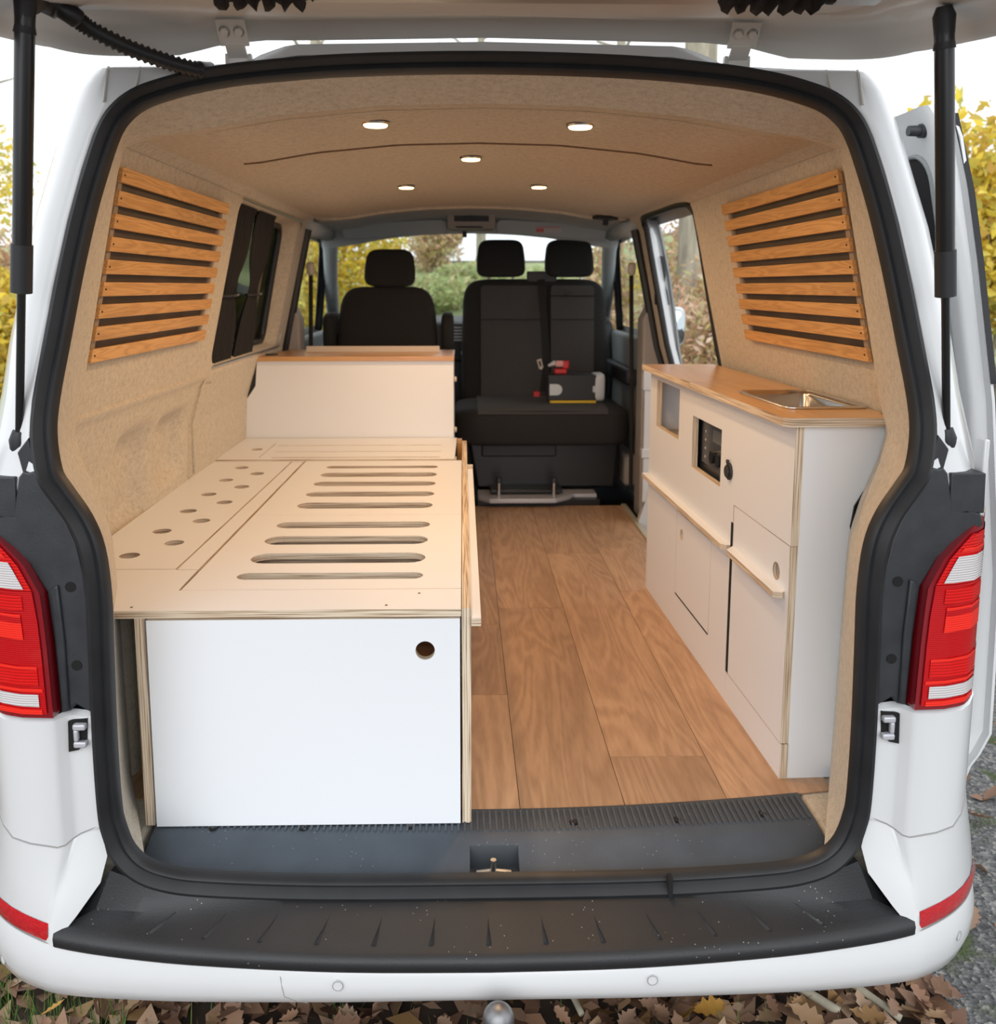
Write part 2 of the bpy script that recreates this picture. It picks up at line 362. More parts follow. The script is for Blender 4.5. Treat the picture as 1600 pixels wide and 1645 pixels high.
# felt lined reveal: from the seal inward to the wall plane
LREV = [(-0.04, 0.72), (0.0, 0.740), (0.485, 0.748), (0.55, 0.752), (0.62, 0.77), (0.70, 0.80), (0.76, 0.815), (0.824, 0.797), (0.903, 0.780), (1.268, 0.700), (1.30, 0.690)]
r0, r1, r2, r3 = [], [], [], []
for i, (x, z) in enumerate(ring):
    nx, nz = NORM[i]; s_ = 1 if x > 0 else -1
    if z < 0.0 and abs(x) < 0.62: continue
    ax, az = x-nx*0.028, z-nz*0.028
    r0.append((ax, yf(az)+0.012, az))
    zz = az
    if zz < 1.30 and abs(ax) > 0.55:
        k = zz; r1.append((s_*lerp(LREV, k), 0.285, k)); r2.append((s_*(lerp(LREV, k)+0.012), 0.305, k)); r3.append((s_*WX(k), 0.36, k))
    else:
        k = min(abs(ax)/0.635, 1.0); xx = k*0.692; zc = CZ(xx)-0.006-0.030*k**12; r1.append((s_*xx, 0.285, zc)); r2.append((s_*xx, 0.31, zc+0.002)); r3.append((s_*xx, 0.366, CZ(xx)+0.001))
# put the loop in open order, starting at the gap at the bottom
gap = max(range(len(r0)), key=lambda i: abs(r0[i][0]-r0[i-1][0]) if r0[i][2] < 0.05 else 0)
rot = lambda l: l[gap:]+l[:gap]
MB().grid([rot(r) for r in (r0, [tuple((np.array(a)*0.45+np.array(b_)*0.55)+np.array((0, 0, 0))) for a, b_ in zip(r0, r1)], r1, r2, r3)]).build('trim_1', M['felt'], None, smooth=0.22, kind='structure')

# ---- rear corners of the body shell
def corner(side):
    rows = []
    zs = [0.66, 0.69, 0.72, 0.735, 0.76, 0.80, 0.86, 0.95, 1.05, 1.16, 1.25, 1.31, 1.345, 1.375, 1.395, 1.41, 1.425, 1.438, 1.448, 1.455]
    for z in zs:
        sx = SEALX(z)+0.001; X = SX(z); y = yf(z)
        if z > 1.40: X = SX(z)-0.012*((z-1.40)/0.05)
        g = min(0.03, (X-sx)*0.25)
        cols = [(sx-0.004, y+0.012), (sx+0.004, y-0.002), (sx+0.010, y-0.003), (sx+g*0.7, y+0.001), (max(X-0.128, sx+0.015), y+0.002), (X-0.106, y+0.010), (X-0.083, y+0.032), (X-0.053, y+0.075), (X-0.024, y+0.122), (X-0.004, y+0.165), (X, max(y+0.2, 0.42))]
        if z > 1.43: cols = [(a, max(b_, 0.15+(z-1.43)*5.0)) for a, b_ in cols]
        rows.append([(side*a, b_, z) for a, b_ in cols])
    # fold over on to the roof
    last = rows[-1]; rows.append([(side*(abs(p[0])*0.985), max(p[1], 0.34), 1.464) for p in last])
    MB().grid(rows).build('rear_pillar', M['paint'], van, smooth=True)
    # white quarter below the lamp
    rows = []
    for z in [0.05, 0.085, 0.10, 0.18, 0.24, 0.285, 0.300, 0.308]:
        sx = SEALX(max(z, 0.09)); k = 0.012 if z > 0.305 else 0.0
        cols = [(sx-0.004, 0.012), (sx+0.003, 0.0), (sx+0.012, -0.002), (0.722, 0.004), (0.733, 0.000), (0.742, -0.014), (0.752, -0.020), (0.80, -0.018), (0.86, -0.004), (0.905, 0.022), (0.935, 0.060), (0.950, 0.11), (0.956, 0.18), (0.955, 0.42)]
        cols = cols[:7]+[(0.80, -0.018), (0.835, -0.008), (0.862, 0.014), (0.89, 0.05), (0.915, 0.095), (0.935, 0.14), (0.95, 0.18), (0.955, 0.42)]
        if z == 0.05: zb = [0.105, 0.105, 0.10, 0.088, 0.082, 0.078, 0.078, 0.085, 0.090, 0.10, 0.108, 0.115, 0.12, 0.13, 0.13]
        else: zb = [0.14+(z-0.085)/0.235*0.186]*15
        rows.append([(side*a, b_+k, zz_) for (a, b_), zz_ in zip(cols, zb)])
    MB().grid(rows).build('rear_quarter', M['paint'], van, smooth=True)
    # shut line between quarter and bumper
    pts = [(side*0.69, -0.001, 0.104), (side*0.722, 0.003, 0.088), (side*0.733, -0.001, 0.082), (side*0.742, -0.015, 0.078), (side*0.752, -0.021, 0.078), (side*0.80, -0.019, 0.085), (side*0.835, -0.009, 0.090), (side*0.862, 0.013, 0.10), (side*0.89, 0.049, 0.108), (side*0.915, 0.094, 0.115)]
    MB().tube(pts, 0.0012, 6).build('shut_line', M['seam'], van)
    # body behind the lamp
    rows = []
    for z in [0.30, 0.45, 0.60, 0.68, 0.75]:
        sx = SEALX(z); rows.append([(side*a, b_, z) for a, b_ in [(sx-0.004, 0.014), (sx+0.02, 0.03), (0.78, 0.05), (0.85, 0.07), (0.89, 0.12), (0.91, 0.2), (SX(z)-0.004, 0.42)]])
    MB().grid(rows).build('lamp_housing_panel', M['plastic_soft'], van, smooth=True)
    # dark plastic surround between seal and lamp
    inner = [(SEALX(z)+0.001, z) for z in (0.745, 0.72, 0.695, 0.66, 0.62, 0.57, 0.52, 0.44, 0.36, 0.318)]
    outer = [(0.712, 0.334), (0.722, 0.322), (0.738, 0.318), (0.742, 0.45), (0.748, 0.535), (0.778, 0.590), (0.806, 0.615), (0.850, 0.645), (0.845, 0.664), (0.82, 0.672), (0.795, 0.668), (0.789, 0.70), (0.782, 0.735), (0.774, 0.745), (0.766, 0.742)]
    mb = MB().prism([(side*a, b_) for a, b_ in inner+outer], [], -0.004, 0.035, 'y', 0, 0)
    p = mb.build('lamp_surround', M['plastic'], van, bevel=0.003)
    inner2 = [(0.722, 0.325), (0.732, 0.325), (0.735, 0.45), (0.738, 0.545), (0.727, 0.550), (0.722, 0.45)]
    MB().prism([(side*a, b_) for a, b_ in inner2], [], -0.010, 0.0, 'y', 0, 0).build('surround_rib', M['plastic'], p, bevel=0.003)
    for (hx, hz) in ((0.708, 0.545), (0.706, 0.405)):
        MB().disc((side*hx, 0, hz), 0.009, 'y', -0.0055, 0.01, 16).build('fixing_hole', M['void'], p)
    # ledge block above the lamp
    MB().prism([(side*0.790, 0.665), (side*0.850, 0.665), (side*0.848, 0.735), (side*0.788, 0.735)], [], -0.004, 0.05, 'y', 0, 0).build('stay_bracket_recess', M['plastic'], van, bevel=0.002)
    # lamp: wraps round the corner
    def ypath(x): return lerp([(0.73, -0.026), (0.795, -0.022), (0.835, -0.010), (0.862, 0.014), (0.886, 0.052), (0.910, 0.105), (0.928, 0.165)], x)
    def xin(z): return lerp([(0.300, 0.741), (0.45, 0.745), (0.538, 0.750), (0.592, 0.776), (0.618, 0.800), (0.645, 0.832), (0.662, 0.862)], z)
    def xout(z): return lerp([(0.30, 0.918), (0.34, 0.925), (0.40, 0.928), (0.60, 0.928), (0.635, 0.925), (0.662, 0.915)], z)
    def lampgrid(z0, z1, inset, dy, nz=6, zin=0.0, out=True, xmax=9.0):
        rows = []
        for a in range(nz+1):
            z = z0+(z1-z0)*a/nz; xi = xin(z)+inset; xo = min(xout(z), xmax); row = []
            if out: row.append((side*xi, ypath(xi)+0.03, z))
            for j in range(17):
                u = j/16; x = xi+(xo-xi)*(1-(1-u)**1.7); zz = z + zin*u; row.append((side*x, ypath(x)+dy, zz))
            row.append((side*(xo-0.0), 0.24, z+zin)) if out else None
            rows.append(row)
        return rows
    mb = MB(); rws = lampgrid(0.320, 0.662, 0.0, 0.0, 14)
    mb.grid([[(p[0], max(p[1], ypath(abs(p[0]))+0.03) if 1 else 0, 0.320) for p in rws[0]]]+rws+[[(p[0], p[1]+0.03, 0.664) for p in rws[-1]]])
    lampo = mb.build('tail_light', M['lens_rim'], van, smooth=True)
    for z0, z1, mat, nm, ins, xm, dy in ((0.328, 0.545, 'lens_deep', 'lens', 0.009, 9, -0.0030), (0.546, 0.632, 'lens_red', 'lens', 0.009, 9, -0.0030), (0.328, 0.337, 'lens_bright', 'lens', 0.016, 9, -0.0045),
                            (0.342, 0.364, 'lens_clear', 'reversing_lens', 0.020, 0.905, -0.0050), (0.368, 0.374, 'lens_bright', 'lens', 0.012, 9, -0.0045), (0.379, 0.408, 'lens_red', 'lens', 0.018, 0.895, -0.0045), (0.408, 0.413, 'lens_bright', 'lens', 0.018, 0.875, -0.0048),
                            (0.461, 0.490, 'lens_bright', 'lens', 0.036, 0.865, -0.0048), (0.490, 0.500, 'lens_deep', 'lens', 0.036, 0.865, -0.0046), (0.500, 0.505, 'lens_bright', 'lens', 0.036, 0.865, -0.0048), (0.512, 0.538, 'lens_red', 'lens', 0.030, 0.865, -0.0045),
                            (0.549, 0.595, 'lens_clear', 'indicator_lens', 0.020, 9, -0.0050), (0.603, 0.609, 'lens_bright', 'lens', 0.018, 9, -0.0045)):
        MB().grid(lampgrid(z0, z1, ins, dy, 4, 0.006, out=False, xmax=xm)).build(nm, M[mat], lampo, smooth=True)
    # striker hole and striker
    h = MB().prism([(side*a, b_) for a, b_ in ((0.694, 0.308), (0.728, 0.302), (0.730, 0.246), (0.712, 0.250), (0.697, 0.266))], [], -0.0035, 0.006, 'y', 0, 0).build('striker_pocket', M['void'], van)
    MB().box(*sorted((side*0.694, side*0.716)), -0.016, -0.004, 0.291, 0.302).box(*sorted((side*0.694, side*0.716)), -0.016, -0.004, 0.259, 0.270).box(*sorted((side*0.708, side*0.716)), -0.014, -0.004, 0.270, 0.291).build('striker', M['silver'], h, bevel=0.003)
    # side strip next to the stay bracket
    MB().box(*sorted((side*0.851, side*0.861)), 0.012, 0.04, 0.655, 0.79).build('pillar_flange', M['paint'], van, bevel=0.003)
for sd_ in (1, -1): corner(sd_)

# roof skin, with the raised lip above the opening
rows = []
def rz(x, y):
    a = abs(x); base = lerp([(0, 1.500), (0.4, 1.494), (0.6, 1.484), (0.70, 1.470), (0.745, 1.452)], a)
    edge = lerp([(0, 1.474), (0.34, 1.468), (0.39, 1.452), (0.42, 1.436), (0.55, 1.430), (0.70, 1.428), (0.745, 1.426)], a)
    return edge+(base-edge)*min(1, (y-0.155)/0.25)
for y in (0.150, 0.156, 0.175, 0.25, 0.4, 1.0, 2.0, 3.0, 3.45):
    rows.append([(x, y, rz(x, max(y, 0.155))-(0.02 if y == 0.150 else 0)) for x in np.linspace(-1, 1, 61)*lerp([(0.15, 0.655), (0.175, 0.66), (0.25, 0.70), (0.4, 0.738), (0.5, 0.745)], y)])
MB().grid(rows).build('roof_skin', M['paint'], van, smooth='all')
# flange strip between the seal and the roof
rows = [[], []]
for i in range(NR):
    x, z = ring[i]
    if z > 1.38: rows[0].append((x, yf(z)+0.010, z-0.004)); rows[1].append((x*1.01, 0.160, max(z+0.004, rz(x, 0.156)-0.01)))
MB().grid(rows).build('roof_flange', M['paint'], van, smooth='all')
for sd_ in (1, -1):
    for gx in (0.60, 0.655):
        MB().tube([(sd_*(gx+0.004), 0.128, 1.385-0.02*(gx-0.6)/0.055), (sd_*gx, 0.141, 1.418), (sd_*gx, 0.150, 1.427)], 0.0025, 6).build('roof_gutter_bead', M['paint_dull'], van, smooth=True)

# outer side skins with openings
def skin(side):
    fn = lambda y, z: (side*(SX(z)), y, z)
    lowz = [-0.25, 0.60, 0.70, 0.75]
    segs = [(0.42, 4.25)] if side < 0 else [(0.42, 1.50), (2.42, 4.25)]
    for (a, b_) in segs:
        mb = MB().grid([[fn(y, z) for y in (a, b_)] for z in lowz])
        holes = []
        if side < 0: holes.append(rrect(1.30, 2.36, 0.81, 1.325, 0.06))
        if b_ > 4: holes.append([(2.75, 0.82), (3.72, 0.82), (3.40, 1.28), (2.75, 1.30)])
        top = [(a, 0.75), (b_ if b_ < 4 else 4.0, 0.75), (b_ if b_ < 4 else 3.50, 1.33), (a, 1.33)]
        f2 = lambda y, z: (side*(0.925+(0.812-0.925)*(z-0.75)/0.58), y, z)
        mb.sheet(top, holes, f2)
        mb.grid([[fn(y, z) for y in (a, min(b_, 3.45))] for z in (1.33, 1.40, 1.44, 1.465, 1.48)])
        mb.build('side_panel', M['paint'], van, smooth=True)
    if side > 0:
        mb = MB().grid([[fn(y, z) for y in (1.5, 2.42)] for z in (1.315, 1.33, 1.40, 1.44, 1.465, 1.48)]).build('side_panel', M['paint'], van, smooth=True)
    f2 = lambda x, y, z: (x+side*(0.925+(0.812-0.925)*(z-0.75)/0.58), y, z)
    MB().prism([(2.74, 0.81), (3.73, 0.81), (3.41, 1.285), (2.74, 1.305)], [], -0.004, 0.0, 'x', 0, 0, fn=f2).build('door_glass', M['glass'], van)
    if side < 0:
        MB().prism(rrect(1.29, 2.37, 0.80, 1.328, 0.06), [], -0.005, 0.001, 'x', 0, 0, fn=f2).build('side_window', M['darkglass'], van)
for sd_ in (1, -1): skin(sd_)
# bonnet, underbody
rows = []
for y, z, hw in ((3.45, 1.49, 0.70), (3.9, 1.15, 0.80), (4.25, 0.82, 0.86), (4.6, 0.62, 0.86), (4.85, 0.45, 0.82), (4.92, 0.1, 0.80), (4.9, -0.25, 0.78)):
    rows.append([(x, y, z-0.06*(x/hw)**4*0.5) for x in np.linspace(-hw, hw, 13)])
MB().grid(rows[2:]).build('bonnet', M['paint'], van, smooth='all')
for sd_ in (1, -1):
    MB().grid([[(sd_*0.925, 4.0, 0.75), (sd_*0.86, 4.25, 0.80), (sd_*0.86, 4.6, 0.60), (sd_*0.82, 4.85, 0.43)], [(sd_*0.955, 4.25, -0.25), (sd_*0.93, 4.4, -0.25), (sd_*0.9, 4.7, -0.25), (sd_*0.80, 4.9, -0.25)]]).build('front_wing', M['paint'], van, smooth=True)
MB().box(-0.90, 0.90, 0.10, 1.50, -0.20, -0.075).box(-0.90, 0.73, 1.50, 2.66, -0.20, -0.035).box(-0.90, 0.90, 2.66, 4.8, -0.20, -0.075).build('underbody', M['plastic_soft'], van)
for wy in (0.98, 3.98):
    for sd_ in (1, -1):
        tw = MB().tube([(sd_*0.74, wy, GZ+0.325), (sd_*0.755, wy, GZ+0.325), (sd_*0.925, wy, GZ+0.325), (sd_*0.94, wy, GZ+0.325)], [0.29, 0.325, 0.325, 0.30], 40).build('wheel', M['rubber'], van, smooth=True)
        MB().disc((sd_*0.94, wy, GZ+0.325), 0.21, 'x', -0.002, 0.006, 32).build('hubcap', M['silver'], tw)
# mud flap seen below the sliding door
MB().box(0.84, 0.945, 0.50, 0.515, -0.30, -0.02).build('mud_flap', M['plastic_soft'], van, bevel=0.004)

# ---- rear bumper
PLAN = [(0, -0.115), (0.25, -0.110), (0.5, -0.090), (0.66, -0.066), (0.752, -0.045), (0.80, -0.026), (0.86, 0.008), (0.91, 0.050), (0.95, 0.105), (0.978, 0.18), (0.985, 0.30), (0.98, 0.50)]
plan = smoothpath(PLAN, 4)
def planoff(i, d):
    a = np.array(plan[max(i-1, 0)]); b_ = np.array(plan[min(i+1, len(plan)-1)]); t_ = b_-a; t_ /= np.hypot(*t_)
    n_ = np.array((-t_[1], t_[0])); p = np.array(plan[i])+n_*d; return float(p[0]), float(p[1])
rows = []
idx = list(range(len(plan)-1, 0, -1)); 
for sgn, ids in ((-1, idx), (1, range(len(plan)))):
    for i in ids:
        x0 = plan[i][0]; dz = -0.050*min(1, (x0/0.85)**2)
        sec = [(0.020, -0.078, 0), (0.004, -0.084, 0), (-0.001, -0.092, 0.1), (-0.007, -0.112, 0.45), (-0.006, -0.132, 0.75), (0.004, -0.150, 1), (0.028, -0.172, 1), (0.07, -0.19, 1), (0.12, -0.20, 1)]
        rows.append([(sgn*planoff(i, d)[0], planoff(i, d)[1], z+dz*k) for d, z, k in sec])
bump = MB().grid(rows).build('rear_bumper', M['paint'], van, smooth='all')
def bcorner(side):
    A = [(0.688, 0.004, 0.105), (0.677, 0.002, 0.045), (0.688, -0.007, 0.000), (0.724, -0.031, -0.048), (0.757, -0.050, -0.086)]
    Q = [(0.688, 0.004, 0.105), (0.722, 0.004, 0.088), (0.733, 0.0, 0.082), (0.742, -0.014, 0.078), (0.752, -0.020, 0.078), (0.80, -0.018, 0.085), (0.835, -0.008, 0.090), (0.862, 0.014, 0.10), (0.89, 0.05, 0.108), (0.915, 0.095, 0.115), (0.935, 0.14, 0.12), (0.95, 0.18, 0.13), (0.955, 0.42, 0.13)]
    P_ = [(0.757, -0.050), (0.760, -0.049), (0.763, -0.048), (0.768, -0.0445), (0.775, -0.039), (0.82, -0.016), (0.855, 0.005), (0.885, 0.027), (0.915, 0.055), (0.945, 0.098), (0.964, 0.14), (0.979, 0.19), (0.984, 0.42)]
    rows = []
    for r_, (t_, k_) in enumerate(((0, 0), (0.33, 0.40), (0.55, 0.68), (0.8, 0.93), (1, 1))):
        row = [A[r_]]
        for q_, p_ in list(zip(Q, P_))[1:]:
            row.append((q_[0]+(p_[0]-q_[0])*k_, q_[1]+(p_[1]-q_[1])*k_, q_[2]+(-0.088-q_[2])*t_))
        rows.append(row)
    rows = [[(side*p[0], p[1], p[2]) for p in r_] for r_ in rows]
    MB().grid(rows).build('bumper_corner', M['paint'], van, smooth=True)
    # reflector strip
    rr = [[], [], []]
    for i in range(len(plan)):
        if 0.765 < plan[i][0] < 0.965:
            for k, (d, z) in enumerate(((-0.0005, -0.052), (-0.0045, -0.066), (-0.0015, -0.086))):
                x, y = planoff(i, d); rr[k].append((side*x, y, z))
    MB().grid(rr).build('bumper_reflector', M['reflector'], van, smooth=True)
    pts = []
    for i in range(len(plan)):
        if plan[i][0] > 0.74: x, y = planoff(i, -0.0005); pts.append((side*x, y, -0.0905))
    MB().tube(pts, 0.0012, 6).build('bumper_crease', M['seam'], van)
for sd_ in (1, -1): bcorner(sd_)
# parking sensors
for (sx_, sy_, sz_) in ((-0.885, 0.020, -0.170), (-0.254, -0.119, -0.112), (0.276, -0.117, -0.112), (0.872, 0.008, -0.140)):
    nrm = Vector((0.0, -1, 0)) if abs(sx_) < 0.5 else Vector((math.copysign(0.62, sx_), -0.78, 0)).normalized()
    c0 = Vector((sx_, sy_, sz_)); up = Vector((0, 0, 1)); rt = up.cross(nrm)
    pts = [tuple(c0+(rt*math.cos(a)+up*math.sin(a))*0.0085+nrm*0.0012) for a in np.linspace(0, 2*pi, 25)[:-1]]
    ps = MB().tube([c0-nrm*0.01, c0+nrm*0.001], 0.0078, 20).build('parking_sensor', M['paint'], van)
    MB().tube(pts, 0.0006, 5, closed=True).build('sensor_ring', M['seam'], ps)

# black step pad
def ylip(x): return lerp([(p[0], p[1]) for p in plan[:20]], abs(x))
prow = []
xs_ = np.linspace(-1, 1, 61)
for u in xs_:
    xb = 0.672*u; xf = 0.757*u; yb = -0.016+0.016*u*u; zb = -0.040+0.058*abs(u)**5; yl = ylip(xf)
    row = [(xb, yb+0.02, zb-0.004), (xb, yb, zb), (xb+(xf-xb)*0.12, yb+(yl-yb)*0.10, zb*0.6-0.050*0.4)]
    for k, z in ((0.3, -0.048), (0.6, -0.056), (0.86, -0.061)): row.append((xb+(xf-xb)*k, yb+(yl+0.008-yb)*k, z))
    row += [(xf, yl+0.006, -0.0625), (xf, yl-0.004, -0.067), (xf, yl-0.008, -0.074), (xf, yl-0.007, -0.088), (xf, yl-0.002, -0.094), (xf, yl+0.02, -0.094)]
    prow.append(row)
pad = MB().grid(prow)
for e_ in (0, -1): pad.add(prow[e_], [list(range(len(prow[0])))])
padm = pm('step_pad_plastic', (0.018, 0.019, 0.021), 0.5, var=7, vdark=0.75, bump=(350, 0.25))
pado = pad.build('step_pad', padm, van, smooth=True)
for i in range(13):
    u = -0.80+1.6*i/12; x0 = 0.69*u; x1 = 0.735*u
    ya = -0.030+0.010*u*u; yb = ylip(x1)+0.020
    d = 0.0022
    MB().add([(x0-0.002, ya, -0.050), (x0+0.002, ya, -0.050), (x1+0.005, yb, -0.0610), (x1-0.005, yb, -0.0610), (x0, ya, -0.0455), (x1, yb, -0.0570)], [[0, 4, 5, 3], [1, 2, 5, 4], [0, 1, 4], [2, 3, 5]]).build('tread_rib', padm, pado)
# tow ball
tb = MB().rbox(0.013, -0.178, -0.125, 0.052, 0.052, 0.052, e=1.0, n=14).tube([(0.013, -0.178, -0.13), (0.013, -0.175, -0.18), (0.013, -0.14, -0.25), (0.013, 0.02, -0.27)], 0.013, 12).build('tow_ball', pm('tow_ball_steel', (0.30, 0.30, 0.31), 0.4, metal=0.8, var=40, vdark=0.5), van, smooth='all')

# hairline crack and scuff in the bumper paint
MB().tube([(-0.352, -0.1085, -0.103), (-0.349, -0.1110, -0.122), (-0.346, -0.1105, -0.138), (-0.330, -0.1055, -0.150), (-0.310, -0.098, -0.162)], 0.0006, 5).build('paint_crack', M['seam'], van)
MB().tube([(0.775, -0.029, -0.172), (0.770, -0.029, -0.182), (0.776, -0.024, -0.188), (0.771, -0.022, -0.196)], 0.0018, 5).build('paint_scuff', pm('scuff', (0.35, 0.30, 0.24), 0.9), van)
def specks(m, col=(0.26, 0.25, 0.23)):
    t = m.node_tree; b = t.nodes['Principled BSDF']; src = b.inputs['Base Color'].links[0].from_socket
    v = coords(t); n = nd(t, 'ShaderNodeTexVoronoi'); n.inputs['Scale'].default_value = 95; t.links.new(v, n.inputs['Vector'])
    n2 = nd(t, 'ShaderNodeTexNoise'); n2.inputs['Scale'].default_value = 9; t.links.new(v, n2.inputs['Vector'])
    a = nd(t, 'ShaderNodeMath', operation='LESS_THAN'); a.inputs[1].default_value = 0.10; t.links.new(n.outputs['Distance'], a.inputs[0])
    g_ = nd(t, 'ShaderNodeMath', operation='GREATER_THAN'); g_.inputs[1].default_value = 0.55; t.links.new(n2.outputs['Fac'], g_.inputs[0])
    m1 = nd(t, 'ShaderNodeMath', operation='MULTIPLY'); t.links.new(a.outputs[0], m1.inputs[0]); t.links.new(g_.outputs[0], m1.inputs[1])
    mx = nd(t, 'ShaderNodeMix', data_type='RGBA'); t.links.new(m1.outputs[0], mx.inputs[0]); t.links.new(src, mx.inputs[6]); mx.inputs[7].default_value = (*col, 1)
    t.links.new(mx.outputs[2], b.inputs['Base Color'])
specks(padm)
# ---- plastic sill cover
sillm = pm('sill_plastic', (0.062, 0.078, 0.098), 0.5, var=12, vdark=0.75, bump=(300, 0.3))
specks(sillm)
def yE(x): return 0.195+0.047*(x/0.66)**2
rows = []
SX0, SX1, RY0, RY1 = -0.031, 0.061, 0.036, 0.092
def sillrow(x, part):
    u = x/0.66
    a = [(yE(x)+0.004, 0.0), (yE(x), 0.003), (0.118+0.03*u*u, 0.003), (0.100+0.02*u*u, -0.002)]
    b_ = [(0.092+0.018*u*u, -0.006), (0.036+0.01*u*u, -0.026)]
    c_ = [(0.022+0.006*u*u, -0.032), (0.006, -0.036)]
    return [(x*(1.0+0.0*k), y, z) for y, z in {'a': a+b_[:1], 'b': b_, 'c': b_[1:]+c_}[part] for k in (0,)]
mb = MB(); xsA = sorted(set(list(np.linspace(-0.645, 0.655, 40))+[SX0, SX1]))
mb.grid([sillrow(x, 'a') for x in xsA]); mb.grid([sillrow(x, 'c') for x in xsA])
mb.grid([sillrow(x, 'b') for x in xsA if x <= SX0]); mb.grid([sillrow(x, 'b') for x in xsA if x >= SX1])
mb.add([(SX0, 0.092, -0.006), (SX1, 0.092, -0.006), (SX1, 0.036, -0.026), (SX0, 0.036, -0.026), (SX0, 0.088, -0.046), (SX1, 0.088, -0.046), (SX1, 0.036, -0.046), (SX0, 0.036, -0.046)],
       [[0, 1, 5, 4], [1, 2, 6, 5], [2, 3, 7, 6], [3, 0, 4, 7], [4, 5, 6, 7]], 1)
sill = mb.build('sill_cover', [sillm, pm('recess_plastic', (0.055, 0.062, 0.07), 0.6)], van, smooth=True)
mb = MB()
for i in range(104):
    x = -0.640+i*0.01245
    if x > 0.65: break
    mb.box(x, x+0.0045, 0.122+0.03*(x/0.66)**2, yE(x)-0.010, 0.002, 0.0062)
mb.build('tread_ribs', sillm, sill, kind='stuff')
for (hx, hy) in ((-0.53, 0.142), (-0.354, 0.138), (-0.147, 0.140), (0.174, 0.146), (0.379, 0.150), (0.554, 0.166)):
    h = MB().disc((hx, hy, 0), 0.0085, 'z', 0.001, 0.0058, 18).build('fixing_hole', M['void'], sill)
    MB().disc((hx, hy, 0), 0.0045, 'z', 0.002, 0.0062, 10).build('screw_head', M['black_metal'], h)
MB().disc((0.013, 0.062, 0), 0.0055, 'z', -0.045, -0.014, 14).tube([(-0.018, 0.064, -0.043), (0.013, 0.062, -0.038), (0.046, 0.064, -0.043)], 0.006, 8).build('latch_pin', M['alu'], van, smooth=True)
MB().box(-0.655, 0.665, 0.0, 0.06, -0.14, -0.06).build('sill_beam', M['plastic_soft'], van)

# ---- tailgate, raised overhead
OUT = [(0, 0.158), (0.30, 0.158), (0.40, 0.152), (0.47, 0.150), (0.60, 0.152), (0.68, 0.142), (0.722, 0.105), (0.745, 0.04), (0.760, -0.06), (0.79, -0.20), (0.81, -0.40), (0.82, -0.65), (0.80, -0.95), (0.74, -1.06), (0.55, -1.10), (0, -1.12)]
oh = smoothpath(OUT, 4); og = oh+[(-x, y) for x, y in oh[-2:0:-1]]
def zE(x, y):
    z = lerp([(0, 1.482), (0.38, 1.475), (0.46, 1.466), (0.53, 1.449), (0.62, 1.447), (0.8, 1.445)], abs(x)) if y > 0.08 else lerp([(-1.1, 1.52), (-0.4, 1.42), (-0.08, 1.424), (0.08, 1.444)], y)
    return z
def gring(d, dz):
    out = []
    for x, y in og:
        r = math.hypot(x, y+0.48); k = 1-d/r; out.append((x*k, -0.48+(y+0.48)*k, zE(x, y)+dz))
    return out
mb = MB().grid([gring(-0.004, 0.05), gring(-0.006, 0.02), gring(-0.004, 0.004), gring(0.004, -0.002), gring(0.014, 0.004), gring(0.022, 0.018), gring(0.030, 0.024), gring(0.045, 0.036), gring(0.060, 0.042), gring(0.10, 0.046), gring(0.13, 0.047), gring(0.15, 0.062), gring(0.24, 0.068), gring(0.26, 0.085)], cv=True)
top = gring(-0.004, 0.05); mb.add(top, [list(range(len(top)))])
inn = gring(0.26, 0.085); mb.add(inn, [list(range(len(inn)))[::-1]])
gate = mb.build('tailgate', M['paint_dull'], van, smooth=True)
MB().tube([(-0.60, 0.112, 1.4985), (-0.40, 0.118, 1.5055), (0.0, 0.126, 1.513), (0.40, 0.118, 1.5035), (0.60, 0.112, 1.4965)], 0.003, 6).build('pressed_bead', M['paint_dull'], gate, smooth=True)
# hinges
for hx in (-0.430, 0.441):
    h = MB().prism([(0.098, 1.494), (0.132, 1.460), (0.128, 1.457), (0.094, 1.491)], [], hx-0.0245, hx+0.0245, 'x', 0, 0).prism([(0.126, 1.464), (0.150, 1.446), (0.150, 1.430), (0.146, 1.428), (0.145, 1.442), (0.123, 1.460)], [], hx-0.0165, hx+0.0165, 'x', 0, 0).build('gate_hinge', M['paint_dull'], gate, bevel=0.001)
    MB().prism([(hx-0.0225, 1.408), (hx+0.0225, 1.408), (hx+0.0225, 1.450), (hx+0.0165, 1.450), (hx+0.0165, 1.440), (hx+0.013, 1.430), (hx-0.013, 1.430), (hx-0.0165, 1.440), (hx-0.0165, 1.450), (hx-0.0225, 1.450)], [], 0.146, 0.158, 'y', 0, 0).build('hinge_bracket', M['paint_dull'], van, bevel=0.001)
    for k in (-0.012, 0.012): MB().tube([(hx+k, 0.112, 1.480), (hx+k, 0.1045, 1.4725)], 0.0072, 6).tube([(hx+k, 0.112, 1.480), (hx+k, 0.1085, 1.4765)], 0.0098, 16).build('bolt', M['paint_dull'], h)
